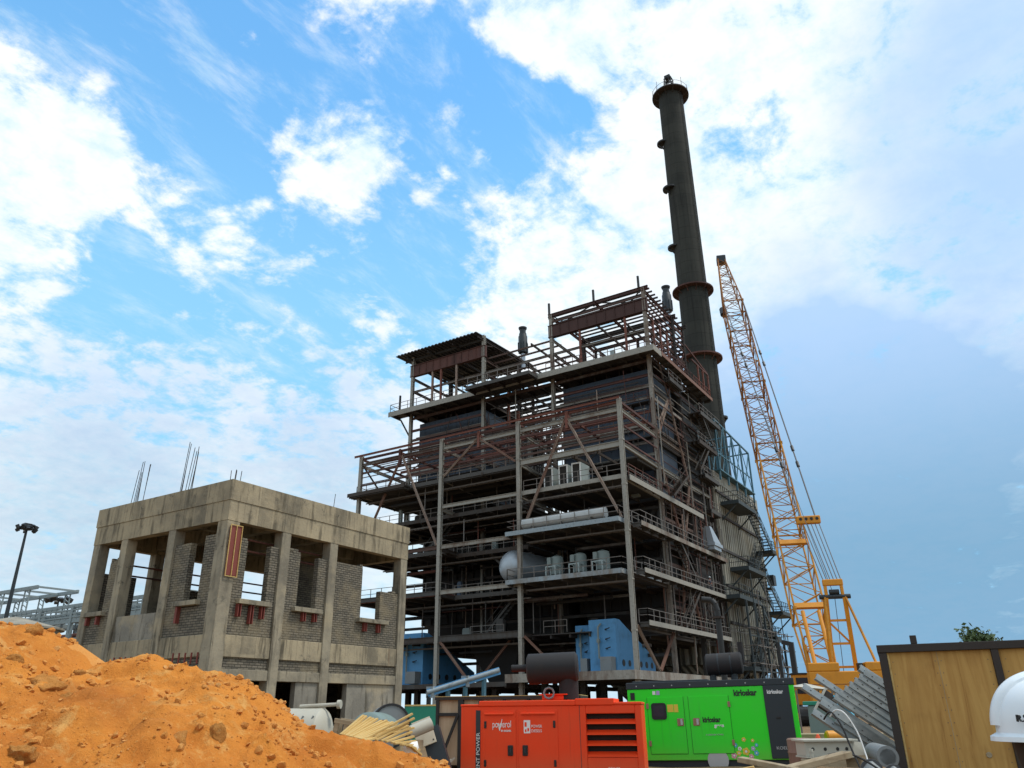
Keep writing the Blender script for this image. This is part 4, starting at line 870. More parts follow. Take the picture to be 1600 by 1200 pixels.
vent((84.4, 29.75, 46.3), 5.6, 'grey steam silencer right next to the tall chimney'); vent((79, 48.2, 43.0), 5.9, 'grey steam silencer standing between the two roof houses')

t = thing('exhaust_duct', 'silver stepped air duct outlet hanging at the right face of the frame', 'duct', (82.4, 26.8, 17.6))
m = MB(); m.add([(.3, .1, 2.5), (1.0, .1, 2.5), (1.0, .7, 2.5), (.3, .7, 2.5), (.4, -.2, .75), (2.9, -.2, .75), (2.9, 1.1, .75), (.4, 1.1, .75)], [(0, 1, 2, 3), (0, 1, 5, 4), (1, 2, 6, 5), (2, 3, 7, 6), (3, 0, 4, 7)]); m.build('cone', MT['silver'], t)
m = MB(); m.box(.3, 3.0, -.3, 1.2, .40, .75); m.box(.5, 2.8, -.15, 1.05, .0, .399); m.build('mouth', MT['silver'], t)

# ================================================================= ribbed cladding building with stair tower
def clad():
    x0, x1, y0, y1 = 89.6, 107.5, 28.0, 48.0
    t = thing('cladding_building', 'tall filter building with ribbed grey beige cladding to the right of the boiler frame', 'building', (x0, y0, G))
    m = MB(); n = 80
    m.box(x0, x1, y0 + .1, y1, 6.2, 27.0); m.build('wall', MT['clad'], t, True)
    for j in range(20):
        pass
    m = MB()
    for i in range(24):
        x = x0 + .3 + i * (x1 - x0 - .6) / 23; m.box(x - .17, x + .17, y0 - .10, y0 + .097, 6.25, 26.9)
    m.build('cladding_ribs', MT['clad'], t, True)
    for z in (6.3, 10.4, 14.5, 18.6, 22.7, 25.6):
        m = MB(); m.box(x0 - .1, x1 + .15, y0 - .28, y0 - .102, z, z + .3); m.build('girt', MT['darksteel'], t, True)
    m = MB(); m.box(x0 - .1, x1 + .1, y0 - .12, y0 + .095, 26.95, 28.3); m.build('parapet', MT['clad'], t, True)
    for x in (x0 + .4, 95.2, 101.2, x1 - .3):
        for y in (y0 + .5, 38, y1 - .5): m = MB(); m.ibar((x, y, G), (x, y, 6.2), .5, .5, (1, 0, 0)); m.build('leg', MT['darksteel'], t, True)
    for i in range(3):
        for j in range(2):
            m = MB(); a, b = x0 + .8 + i * 5.7, y0 + .8 + j * 9; m.add([(a, b, 6.15), (a + 5.2, b, 6.15), (a + 5.2, b + 8, 6.15), (a, b + 8, 6.15), (a + 2.2, b + 3.5, 2.4), (a + 3, b + 3.5, 2.4), (a + 3, b + 4.5, 2.4), (a + 2.2, b + 4.5, 2.4)], [(0, 1, 5, 4), (1, 2, 6, 5), (2, 3, 7, 6), (3, 0, 4, 7), (4, 5, 6, 7)]); m.build('hopper', MT['clad'], t, True)
    m = MB(); m.box(106.4, 107.2, y0 - .9, y0 - .2, 16, 16.3); m.cbox((106.8, y0 - .9, 17.2), 1.2, .8, 1.3); m.build('lamp_box', MT['black'], t, True)
    # stairs
    s = thing('stair_tower', 'dark green zigzag steel stairs with landings climbing the ribbed cladding wall', 'stairs', (94, 26, G))
    def landing(xa, xb, z, ya=25.6, yb=27.8):
        m = MB(); m.box(xa, xb, ya, yb, z - .45, z); m.build('landing', MT['stairsteel'], s, True)
        m = MB(); pts = [(xa, yb), (xa, ya), (xb, ya), (xb, yb)]
        for p, q in zip(pts[:-1], pts[1:]):
            p = Vector((*p, z)); q = Vector((*q, z)); k = max(1, int((q - p).length / .9))
            for i in range(k + 1): w = p.lerp(q, i / k); m.bar(w, w + Vector((0, 0, 1.1)), .06)
            for h in (.55, 1.1): m.bar(p + Vector((0, 0, h)), q + Vector((0, 0, h)), .06)
        m.build('railing', MT['stairsteel'], s, True)
        m = MB(); m.bar((xa + .3, ya + .3, z - .4), (xa + .3, yb + .1, z - 2.2), .14); m.bar((xb - .3, ya + .3, z - .4), (xb - .3, yb + .1, z - 2.2), .14); m.build('bracket', MT['stairsteel'], s, True)
    def flight(a, b, ya, yb):
        m = MB(); A = Vector((a[0], 0, a[1])); Bv = Vector((b[0], 0, b[1]))
        for y in (ya, yb):
            m.bar(A + Vector((0, y, -.15)), Bv + Vector((0, y, -.15)), .1, .34)
            m.bar(A + Vector((0, y, 1.0)), Bv + Vector((0, y, 1.0)), .06); m.bar(A + Vector((0, y, .5)), Bv + Vector((0, y, .5)), .05)
            for i in range(6): q = A.lerp(Bv, i / 5.); m.bar(q + Vector((0, y, 0)), q + Vector((0, y, 1)), .05)
        k = max(4, int(abs(a[1] - b[1]) / .3))
        for i in range(k): q = A.lerp(Bv, (i + .5) / k); m.box(q.x - .16, q.x + .16, ya + .052, yb - .052, q.z - .03, q.z + .02)
        m.build('flight', MT['stairsteel'], s, True)
    landing(90.6, 97.6, 24.6); flight((97.6, 24.6), (103.4, 20.6), 25.7, 26.7); landing(103.4, 105.6, 20.6)
    flight((103.4, 20.6), (98.6, 16.9), 26.85, 27.75); landing(91.4, 98.6, 16.9); flight((98.6, 16.9), (104.2, 13.0), 25.7, 26.7); landing(104.2, 109.6, 13.0)
    landing(86.6, 94.6, 13.2); flight((94.6, 13.2), (99.6, 9.6), 25.7, 26.7); landing(99.6, 101.8, 9.6); flight((99.6, 9.6), (95, 5.8), 26.85, 27.75); landing(88, 95.2, 5.8); flight((95.2, 5.8), (99.5, G + .1), 25.7, 26.7)
    m = MB()
    for x in (88.2, 91.5, 94.8, 98.6, 102): m.bar((x, 25.5, G), (x, 25.5, 12.7 if x < 95 else 9.2), .2)
    for z in (3.2, 5.4, 9.0): m.bar((88.2, 25.5, z), (102, 25.5, z), .16)
    for x in (88.2, 91.5, 94.8, 98.6): m.bar((x, 25.5, 3.2), (x + 3.3, 25.5, 5.4), .1); m.bar((x, 25.5, 9), (x + 3.3, 25.5, 5.4), .1); m.bar((x + 3.3, 25.5, 9), (x, 25.5, 5.4), .08)
    m.build('support_frame', MT['stairsteel'], s, True)
    # tube scaffold crowding the foot of the stairs
    c = thing('scaffold', 'dense grey tube scaffold around the foot of the dark green stair tower', 'scaffold', (95, 25, G))
    for i in range(9):
        for y in (24.6, 27.6): m = MB(); m.tube((88 + i * 1.8, y, G), (88 + i * 1.8, y, 11.5 - (i % 3) * 1.6 + (4 if i < 4 else 0)), .055, 6); m.build('standard', MT['rail' if i % 2 else 'stairsteel'], c, True)
    for z in (2.4, 4.2, 6.0, 7.8, 9.6):
        for y in (24.6, 27.6): m = MB(); m.tube((87.6, y, z), (102.8, y, z + .05), .05, 6); m.build('ledger', MT['rail'], c, True)
        for i in range(0, 9, 2): m = MB(); m.tube((88 + i * 1.8, 24.3, z + .1), (88 + i * 1.8, 27.8, z + .1), .045, 6); m.build('transom', MT['rail'], c, True)
    for i in range(0, 8, 2): m = MB(); m.tube((88 + i * 1.8, 24.5, G), (88 + (i + 2) * 1.8, 24.5, 6.1), .045, 6); m.build('brace', MT['rail'], c, True); m = MB(); m.tube((88 + (i + 2) * 1.8, 24.5, 4.2), (88 + i * 1.8, 24.5, 9.7), .045, 6); m.build('brace', MT['rail'], c, True)
    # blue grey lattice walkway at the top
    l = thing('lattice_frame', 'blue grey steel lattice frame standing on top of the cladding building', 'steel frame', (97, 28.5, 28.3))
    m = MB(); xs = [90.2, 93.4, 96.8, 100.4, 104.2]; tops = [35.0, 34.8, 34.6, 34.4, 34.2]
    for y in (27.3, 30.6):
        for x, z in zip(xs, tops): m.bar((x, y, 27.2), (x, y, z), .2)
        for i in range(4):
            m.bar((xs[i], y, tops[i]), (xs[i + 1], y, tops[i + 1]), .18); m.bar((xs[i], y, 30.6), (xs[i + 1], y, 30.6), .12); m.bar((xs[i], y, 28.3), (xs[i + 1], y, tops[i + 1]), .11); m.bar((xs[i], y, tops[i]), (xs[i + 1], y, 28.3), .08)
    m.build('lattice_side', MT['teal'], l, True)
    for x, z in zip(xs, tops): m = MB(); m.bar((x, 27.3, z), (x, 30.6, z), .16); m.bar((x, 27.3, 30.6), (x, 30.6, z), .09); m.build('cross_bar', MT['teal'], l, True)
    m = MB(); m.box(90, 104.4, 27.1, 30.8, 28.35, 28.5); m.build('walkway', MT['teal'], l, True)
clad()

t = thing('boiler_flue_pipe', 'tall black pipe with a bent top rising behind the green generator', 'pipe', (42.8, 14.0, G))
m = MB(); m.path([(42.8, 14, G), (42.8, 14, 6.55), (42.78, 14.08, 6.9), (42.74, 14.25, 7.12), (42.66, 14.75, 7.2)], .16, 12); m.build('pipe_run', MT['black'], t, True, smooth=True)
m = MB(); m.cbox((42.8, 14, 3.9), .6, .6, .1); m.cbox((42.8, 14, 6.2), .55, .55, .1); m.build('flanges', MT['darksteel'], t, True)
t = thing('pipe_gantry', 'small black goalpost pipe support right of the stair tower', 'frame', (75, 18.5, G))
def gpt(a, z): return Vector((75 * math.cos(a), 75 * math.sin(a), z))
az1, az2 = math.atan2(11.01, 43.63), math.atan2(10.55, 43.72)
m = MB(); m.bar(gpt(az1, 6.95), gpt(az2, 6.75), .35); m.bar(gpt(az2, G), gpt(az2, 6.9), .38); m.bar(gpt(az1 + .004, G), gpt(az1 + .004, 6.9), .25); m.build('post_frame', MT['black'], t, True)

# ================================================================= crawler crane
def crane():
    HD = R_(19.8); L0 = Vector((56.6, 11.9, G)) + RT * .95
    t = thing('crawler_crane', 'orange crawler crane with a long lattice boom leaning over beside the chimney', 'crane', L0, HD)
    rot = Matrix.Rotation(-HD, 3, 'Z')
    def loc(w): return rot @ (Vector(w) - L0)
    def W(m, name, mat, **k): return m.build(name, MT[mat], k.pop('parent', t), **k)
    # crawlers
    for s in (-1, 1):
        m = MB(); y = s * 2.6; pr = []
        for i in range(9): a = math.pi / 2 + math.pi * i / 8; pr.append((-3.2 + .55 * math.cos(a), y - .5, .56 + .55 * math.sin(a)))
        for i in range(9): a = -math.pi / 2 + math.pi * i / 8; pr.append((3.2 + .55 * math.cos(a), y - .5, .56 + .55 * math.sin(a)))
        m.prism(pr, (0, 1, 0)); tr = W(m, 'crawler_track', 'black')
        m = MB()
        for i in range(8): m.tube((-2.9 + i * .83, y - .56, .45), (-2.9 + i * .83, y + .56, .45), .3, 12)
        W(m, 'road_wheels', 'crane', parent=tr)
    m = MB(); m.box(-1.6, 1.6, -2.05, 2.05, .45, 1.0); m.lathe([(1.1, 0), (1.1, .35)], (0, 0, 1.0), n=24); W(m, 'undercarriage', 'crane')
    m = MB(); m.box(-3.5, 2.4, -1.4, 1.4, 1.36, 2.0); m.box(-3.4, 1.3, -1.35, -.75, 2.0, 3.1); m.box(-3.4, .9, .75, 1.35, 2.0, 3.1); W(m, 'machine_deck', 'crane', bevel=.05)
    # counterweight: wide block with two raised ends
    m = MB(); m.box(-4.7, -3.55, -2.35, 2.35, 1.05, 3.05); m.box(-4.7, -3.55, .55, 2.35, 3.05, 3.55); m.box(-4.7, -3.55, -2.35, -.95, 3.05, 3.55); m.box(-4.6, -3.6, -2.2, 2.2, .75, 1.05); W(m, 'counterweight', 'crane', bevel=.06)
    m = MB(); m.box(-4.72, -4.702, -2.3, 2.3, 2.3, 2.33); m.box(-4.72, -4.702, -2.3, 2.3, 1.7, 1.73); W(m, 'weight_joints', 'rust')
    m = MB(); m.box(-4.4, -3.9, -.85, -.55, 3.07, 3.5); W(m, 'winch_box', 'black')
    c = MB(); c.prism([(1.0, 1.5, 1.2), (3.0, 1.5, 1.2), (3.1, 1.5, 2.1), (2.6, 1.5, 3.1), (1.0, 1.5, 3.1)], (0, 1.2, 0)); cb = W(c, 'cab', 'crane', bevel=.04)
    m = MB(); m.box(.97, .998, 1.65, 2.55, 1.9, 2.9); m.box(1.15, 2.5, 2.701, 2.72, 1.9, 2.9); W(m, 'cab_window', 'glass', parent=cb)
    m = MB(); m.box(.9, 2.75, 1.4, 2.8, 3.11, 3.2); W(m, 'cab_roof', 'black', parent=cb)
    # boom
    A = Vector((1.5, .6, 2.4)); T = loc((85.1, 22.4, 53.6)); d = (T - A); L = d.length; d.normalize()
    lat = d.cross(Vector((0, 0, 1))).normalized(); nrm = lat.cross(d).normalized()
    def half(s):         # half width and half depth along the boom
        if s < 5.5: k = .35 + .65 * s / 5.5; return 1.05 * max(k, .75), 1.05 * k
        if s > L - 11: k = (L - s) / 11; return .42 + .63 * k, .30 + .75 * k
        return 1.05, 1.05
    def pt(s, i):
        w, h = half(s); sx, sy = ((-1, -1), (1, -1), (1, 1), (-1, 1))[i]; return A + d * s + lat * (sx * w) + nrm * (sy * h)
    cuts = [0, 5.5, 14, 23, 32, 41, L - 11, L]
    for a, b in zip(cuts[:-1], cuts[1:]):
        m = MB(); n = max(3, int(round((b - a) / 1.15)))
        for i in range(4):
            m.tube(pt(a, i), pt(b, i), .072, 7)
            for k in range(n):
                s0, s1 = a + (b - a) * k / n, a + (b - a) * (k + 1) / n; j = (i + 1) % 4
                if (k + i) % 2: m.tube(pt(s0, i), pt(s1, j), .036, 5)
                else: m.tube(pt(s0, j), pt(s1, i), .036, 5)
                if k % 3 == 0: m.tube(pt(s0, i), pt(s0, j), .04, 5)
        for k in range(1, n, 2): s0 = a + (b - a) * k / n; m.tube(pt(s0, 0), pt(s0, 2), .03, 5); m.tube(pt(s0, 1), pt(s0, 3), .03, 5)
        for i in range(4): m.cbox(pt(b - .05, i), .24, .24, .24); m.tube(pt(a + .02, i), pt(a + .02, (i + 1) % 4), .07, 6)
        o = W(m, 'boom_section', 'cranelat')
    m = MB(); m.bar(pt(11.5, 2), pt(11.5, 3), .28, .4, d); m.bar(pt(5.6, 2), pt(5.6, 3), .26, .4, d); W(m, 'boom_crossbar', 'crane')
    m = MB(); m.cbox(A + d * (L + .2), 1.0, 1.1, .9); m.tube(A + d * (L + .5) - lat * .5, A + d * (L + .5) + lat * .5, .55, 14); W(m, 'boom_head', 'navy')
    for sgn in (-1, 1): m = MB(); m.bar(A + lat * (.75 * sgn), A + lat * (.8 * sgn) + d * 3, .22, .5, nrm); W(m, 'boom_foot', 'crane')
    m = MB(); m.tube(pt(L - 10.5, 0) - nrm * .1, pt(L - 10.5, 0) - nrm * .1 + d * 1.2, .34, 10); W(m, 'rope_guide', 'navy')
    # hoist rods up the boom foot
    for sgn in (-.55, .55): m = MB(); m.tube(A + lat * sgn + nrm * .9 + d * .2, A + lat * sgn + nrm * 1.0 + d * 5.2, .14, 8); W(m, 'backstop', 'crane')
    # gantry behind the boom
    GY = -.2
    for y in (-.75, .75):
        m = MB(); m.bar((-1.4, y + GY, 2.0), (-2.6, y * .78 + GY, 7.6), .26, .34); W(m, 'gantry_leg', 'crane')
    m = MB(); m.bar((-4.1, -1.7, 3.4), (-2.7, -.62 + GY, 7.6), .11); W(m, 'gantry_backstay', 'cranelat'); m = MB(); m.bar((-4.1, .8, 3.4), (-2.7, .62 + GY, 7.6), .11); W(m, 'gantry_backstay', 'cranelat')
    m = MB()
    for k in (.25, .5, .75): m.bar(Vector((-1.4, -.75 + GY, 2.0)).lerp(Vector((-2.6, -.585 + GY, 7.6)), k), Vector((-1.4, .75 + GY, 2.0)).lerp(Vector((-2.6, .585 + GY, 7.6)), k), .14)
    W(m, 'gantry_rungs', 'crane'); m = MB(); m.bar((-1.98, -.67 + GY, 4.75), (-2.29, .63 + GY, 6.2), .1); W(m, 'gantry_brace', 'crane')
    m = MB(); m.tube((-2.6, -.95 + GY, 7.65), (-2.6, .95 + GY, 7.65), .15, 10); m.tube((-2.6, -.3 + GY, 7.95), (-2.6, .3 + GY, 7.95), .16, 12); W(m, 'sheave_shaft', 'navy')
    m = MB(); m.box(-2.75, -2.4, -.62 + GY, .62 + GY, 8.35, 8.75); m.bar((-2.6, -.5 + GY, 7.7), (-2.6, -.5 + GY, 8.4), .2); m.bar((-2.6, .5 + GY, 7.7), (-2.6, .5 + GY, 8.4), .2); W(m, 'equaliser', 'crane', bevel=.05)
    br = loc((62.75, 12.5, 15.1)); bl = Vector((0, 1, 0))
    m = MB(); m.cbox(br, .5, 1.75, .62); w = W(m, 'bridle_block', 'crane', bevel=.08)
    m = MB()
    for yy in (-.6, -.2, .2, .6): m.tube(br + Vector((-.3, yy, .05)), br + Vector((.3, yy, .05)), .12, 8)
    W(m, 'bridle_pins', 'black', parent=w)
    for i in range(6):
        y = -.72 + i * .29; m = MB(); m.tube(br + Vector((0, y, -.2)), Vector((-2.55, y * .75 + GY, 8.75)), .036, 5); W(m, 'reeving_rope', 'cable')
    for y in (-.55, .55):
        m = MB(); e = pt(L - 11, 2 if y < 0 else 3); s = br + Vector((0, y, .2)); m.tube(s, e, .06, 6); pd = W(m, 'pendant_rope', 'cable')
        m = MB()
        for k in (.18, .24, .62, .68): q = s.lerp(e, k); m.tube(q - (e - s).normalized() * .3, q + (e - s).normalized() * .3, .13, 8)
        W(m, 'pendant_link', 'black', parent=pd)
    m = MB(); m.tube((-2.6, .1 + GY, 8.0), A + nrm * 1.05 + d * 30, .02, 4); m.tube((-2.6, GY, 7.9), (-1.0, GY, 2.1), .02, 4); W(m, 'hoist_rope', 'cable')
crane()

# ================================================================= far left: light mast, pipe rack, tank roof
def mast(loc, h, label, r=2.0):
    t = thing('light_mast', label, 'light mast', loc)
    m = MB(); m.tube((0, 0, 0), (0, 0, h), .28 * h / 18, 12, .11 * h / 18); m.build('pole', MT['navy'], t, smooth=True)
    m = MB(); m.lathe([(.35, -.1), (.5, .0), (.5, .25), (.2, .4)], (0, 0, h), n=16)
    for i in range(8): a = i * math.pi / 4 + .2; m.bar((0, 0, h + .1), (r * .75 * math.cos(a), r * .75 * math.sin(a), h + .1), .08)
    m.build('lamp_ring', MT['black'], t)
    for i in range(12):
        a = i * math.pi / 6 + .2; c = Vector((r * .88 * math.cos(a), r * .88 * math.sin(a), h + (.22 if i % 2 else -.08))); m = MB(); m.cbox(c, .32 * r, .32 * r, .27 * r, Matrix.Rotation(a, 3, 'Z') @ Matrix.Rotation(.5, 3, 'Y')); m.build('floodlight', MT['black'], t)
    m = MB(); m.cbox((0, 0, h + .45), .7, .3, .22); m.bar((0, 0, h + .2), (0, 0, h + .5), .1); m.build('top_light', MT['black'], t)
mast((38.39, 81.4, G), 18.1, 'tall dark high mast light with a ring of floodlights at far left', .95)
mast((93.4, 176.85, G), 24.2, 'tiny distant mast light showing just above the grey pipe rack', 2.6)
def rack():
    X0 = 45.0
    t = thing('pipe_rack', 'long grey steel pipe bridge with railings left of the concrete building', 'pipe rack', (X0, 85, G))
    ys = list(range(64, 112, 6))
    for y in ys:
        for x in (X0, X0 + 4):
            m = MB(); m.bar((x, y, G), (x, y, 12.0), .4, .4); m.build('rack_column', MT['rack'], t, True)
    m = MB()
    for z, h in ((12.0, .35), (10.55, .45), (8.6, .45), (6.4, .4)):
        for x in (X0, X0 + 4): m.bar((x, 64, z), (x, 112, z), .22, h)
        for y in ys: m.bar((X0, y, z), (X0 + 4, y, z), .2, h)
    m.build('rack_beam', MT['rack'], t, True)
    m = MB()
    for y in range(64, 112):
        m.bar((X0 - .1, y, 10.6), (X0 - .1, y, 12.0), .09)
    for z in (10.9, 11.25, 11.6): m.bar((X0 - .1, 64, z), (X0 - .1, 112, z), .14)
    m.build('side_grille', MT['rack'], t, True)
    rnd = random.Random(5)
    for z in (8.95, 6.75, 10.9):
        for x in (X0 + .7, X0 + 1.5, X0 + 2.4, X0 + 3.2):
            r = rnd.uniform(.1, .26); m = MB(); m.tube((x, 63, z + r), (x, 112, z + r), r, 10); m.build('pipe', MT[rnd.choice(('silver', 'rack', 'rust'))], t, True, smooth=True)
    m = MB()
    for i, y in enumerate(ys[:-1]): m.bar((X0, y, 6.5), (X0, y + 6, 8.5), .16) if i % 2 else m.bar((X0, y, 8.5), (X0, y + 6, 6.5), .16)
    m.build('bracing', MT['rack'], t, True)
    s = thing('walkway_gantry', 'raised flat grey canopy on lattice posts at the far left edge', 'gantry', (46, 104, 12.2))
    m = MB()
    for x in (45, 49.5): m.bar((x, 90, 14.6), (x, 125, 14.6), .2, .4)
    for y in range(90, 126, 4): m.bar((45, y, 14.62), (49.5, y, 14.62), .12, .2)
    m.build('canopy', MT['rack'], s, True)
    for y in (92, 97.5, 103, 108.5, 114, 119.5):
        for x in (45, 49.5):
            m = MB(); m.bar((x, y - .5, 11.8), (x, y - .5, 14.4), .12); m.bar((x, y + .5, 11.8), (x, y + .5, 14.4), .12)
            for k in range(5): z = 12 + k * .5; m.bar((x, y - .5, z), (x, y + .5, z + .45), .08)
            m.build('lattice_post', MT['rack'], s, True)
rack()
t = thing('shed_roof', 'low tan tank with a shallow cone roof peeking over the dirt mound at far left', 'tank', (22.0, 45.5, G))
m = MB(); m.lathe([(2.2, 0), (2.2, 5.25), (2.3, 5.26)], (0, 0, 0), n=32); m.build('tank_wall', MT['plaster'], t, smooth=True)
m = MB(); m.lathe([(2.4, 0), (2.4, .1), (.25, .65), (.05, .68)], (0, 0, 5.265), n=32); m.build('cone_roof', MT['plaster'], t, smooth=True)

# ================================================================= dirt mound
CREST = [(-14, 3.7), (-8, 3.1), (-6.6, 2.85), (-5.77, 2.62), (-5.32, 2.55), (-4.95, 2.36), (-4.61, 2.16), (-4.35, 2.2), (-4.13, 2.25), (-3.76, 2.15), (-3.4, 2.06), (-2.96, 1.99), (-2.75, 1.88), (-2.59, 1.75), (-2.3, 1.58), (-2.08, 1.47), (-1.6, 1.36), (-1.12, 1.24), (-.71, 1.08), (-.2, .8), (.6, .45), (1.6, .1)]
def crest(r):
    for (a, za), (b, zb) in zip(CREST[:-1], CREST[1:]):
        if r <= b: k = (r - a) / (b - a); return za + (zb - za) * max(0, k)
    return .1
def mound_z(r, f, fine=True):
    fc = 9.0 + .25 * math.sin(r * 1.7) * sm(f, 9, 10) ; d = f - 9.0
    c = crest(r)
    if d < 0: z = c - .40 * (math.sqrt(d * d + .02) - .14) - .05 * max(0, -d - 1.5) ** 2 * .0
    else: z = c - .62 * (math.sqrt(d * d + .05) - .22)
    q = Vector((r, f, 0)); k = min(1., abs(d) / .5) * .8 + .2
    z += k * (.17 * noise.noise(q * 1.1 + Vector((3, 7, 1))) + .11 * noise.noise(q * 2.7) + .06 * abs(noise.noise(q * 5.2 + Vector((2, 2, 9)))))
    # small slumped scarp below the ridge and run-off gullies down the face
    if d < 0: z -= .10 * sm(-d, .22 + .12 * noise.noise(Vector((r * 2.3, 4, 0))), .34 + .12 * noise.noise(Vector((r * 2.3, 4, 0)))) * sm(noise.noise(Vector((r * .9, 1, 3))), -.15, .25) - .05 * sm(-d, .1, .6); z -= .05 * max(0, noise.noise(Vector((r * 3.1 + d * .5, d * .35, 6)))) * sm(-d, .2, .8)
    # slumped terraces
    z += .10 * k * (abs(noise.noise(q * 1.7 + Vector((9, 2, 5)))) - .25)
    if fine:
        z += .034 * noise.fractal(q * 6, 0.85, 2.2, 5) + .016 * noise.noise(q * 26)
        v = noise.voronoi(q * 4.5 + Vector((5, 5, 0)))[0]; msk = sm(noise.noise(q * .9 + Vector((1, 4, 8))), -.1, .4)
        z += .06 * msk * max(0, .55 - v[0]) * 1.6
        v2 = noise.voronoi(q * 12)[0]; z += .035 * max(0, .5 - v2[0]) * 2 * sm(noise.noise(q * 1.3 + Vector((6, 1, 2))), -.2, .3)
    return z
def mound():
    st = .03; r0, r1, f0, f1 = -6.6, .9, 5.6, 9.9
    nr, nf = int((r1 - r0) / st), int((f1 - f0) / st); m = MB(); org = P(-3.5, 9, 0.3)
    m.v = [P(r0 + i * st, f0 + j * st, mound_z(r0 + i * st, f0 + j * st)) for j in range(nf + 1) for i in range(nr + 1)]
    m.f = [(j * (nr + 1) + i, j * (nr + 1) + i + 1, (j + 1) * (nr + 1) + i + 1, (j + 1) * (nr + 1) + i) for j in range(nf) for i in range(nr)]
    # coarse skirt: left, front and back
    def patch(a0, a1, b0, b1, s):
        n, k = max(1, int(round((a1 - a0) / s))), max(1, int(round((b1 - b0) / s))); vs = [P(a0 + (a1 - a0) * i / n, b0 + (b1 - b0) * j / k, mound_z(a0 + (a1 - a0) * i / n, b0 + (b1 - b0) * j / k, True) - .015) for j in range(k + 1) for i in range(n + 1)]
        m.add(vs, [(j * (n + 1) + i, j * (n + 1) + i + 1, (j + 1) * (n + 1) + i + 1, (j + 1) * (n + 1) + i) for j in range(k) for i in range(n)])
    patch(-14, r0 + .03, 1.5, 16, .15); patch(r0, 1.5, 1.5, f0 + .03, .15); patch(r0, 1.5, f1 - .03, 15, .15)
    o = m.build('dirt_mound', MT['sand'], smooth=True, loc=org)
    for p in o.data.polygons: p.use_smooth = True
    tag(o, 'big heap of loose bright orange soil across the lower left foreground', 'dirt mound')
mound()
def clod_mesh(seed, flat=.75):
    rnd = random.Random(seed); bm = bmesh.new(); bmesh.ops.create_icosphere(bm, subdivisions=4, radius=1)
    off = Vector((rnd.uniform(0, 50), rnd.uniform(0, 50), rnd.uniform(0, 50)))
    pl = [(Vector((rnd.uniform(-1, 1), rnd.uniform(-1, 1), rnd.uniform(-1, 1))).normalized(), rnd.uniform(.5, .8)) for _ in range(13)]
    for v in bm.verts:
        p = v.co.copy()
        for n, d in pl:
            k = p.dot(n)
            if k > d: p -= n * (k - d) * .96
        p *= 1 + .18 * noise.noise(p * 1.3 + off) + .20 * noise.noise(p * 3.2 + off) + .10 * noise.noise(p * 8 + off) + .05 * noise.noise(p * 21 + off); p.z *= flat; v.co = p
    me = bpy.data.meshes.new('dirt_clod'); bm.to_mesh(me); bm.free(); me.materials.append(MT['clod'])
    me.polygons.foreach_set('use_smooth', [True] * len(me.polygons)); return me
CM = [clod_mesh(i) for i in range(6)]
def surf(px_r_over_f, f_hint): return mound_z(px_r_over_f, f_hint)
def clod(r, f, s, label, k, rz):
    s *= .9
    o = bpy.data.objects.new('dirt_clod', CM[k]); COL.objects.link(o); o.location = P(r, f, mound_z(r, f, False) - s * .22); o.scale = (s, s * .85, s * .9); o.rotation_euler = (rz * .3, rz * .2, rz)
    tag(o, label, 'dirt clod', 'large clods on the dirt mound')
for a in ((-4.55, 8.05, .26, 'largest rounded dirt clod, on the upper left of the mound', 0, .4), (-5.25, 8.75, .20, 'pale dirt clod at the left edge near the top of the mound', 1, 1.2), (-4.55, 8.62, .13, 'small angular clod just above the largest clod on the mound', 2, 2.),
          (-4.0, 6.9, .17, 'yellowish clod low on the left of the mound, beside a smaller one', 3, .9), (-3.72, 6.9, .11, 'smaller clod touching the right of the yellowish low clod', 4, 2.6), (-4.1, 6.55, .15, 'lowest flat topped clod near the bottom left corner', 5, 3.4),
          (-3.0, 7.5, .19, 'smooth wedge shaped clod near the middle of the mound face', 1, 4.0), (-2.75, 7.75, .13, 'round clod behind the wedge shaped clod at mid slope', 0, 5.1), (-4.98, 8.1, .13, 'clod left of the largest clod on the mound', 4, .2), (-4.28, 8.0, .12, 'blocky clod right against the largest clod', 2, 1.0)): clod(*a)
# flat pale slab of dried soil at the notch of the ridge
m = MB(); m.prism([P(-4.95, 8.85, 2.34), P(-4.55, 8.95, 2.08), P(-4.62, 8.80, 1.98), P(-5.0, 8.7, 2.2)], P(.05, .25, .06))
tag(m.build('soil_slab', MT['clod'], bevel=.02, loc=P(-4.8, 8.8, 2.0)), 'flat pale slab of dried soil leaning at the notch of the mound ridge', 'soil slab')
def crumbs():
    rnd = random.Random(2); bm0 = []; base = []
    for s in range(4):
        b = bmesh.new(); bmesh.ops.create_icosphere(b, subdivisions=1, radius=1)
        base.append(([v.co * (1 + rnd.uniform(-.28, .28)) for v in b.verts], [tuple(v.index for v in f.verts) for f in b.faces])); b.free()
    m = MB()
    for i in range(9500):
        r = rnd.uniform(-6.6, .2); f = rnd.uniform(6.2, 9.6)
        if noise.noise(Vector((r * .9, f * .9, 3))) < rnd.uniform(-.35, .45): continue
        s = .006 + .042 * rnd.random() ** 6; p = P(r, f, mound_z(r, f) + s * .3); vs, fs = base[rnd.randrange(4)]; rt = Matrix.Rotation(rnd.uniform(0, 6.3), 3, (rnd.uniform(-1, 1), rnd.uniform(-1, 1), 1.2))
        m.add([p + rt @ Vector((v.x * s, v.y * s * .9, v.z * s * .75)) for v in vs], fs)
    o = m.build('dirt_crumbs', MT['clod'], loc=P(-3.5, 8.5, 1.5), smooth=True); tag(o, 'small crumbs of orange soil strewn over the mound', 'dirt crumbs', None, 'stuff')
crumbs()

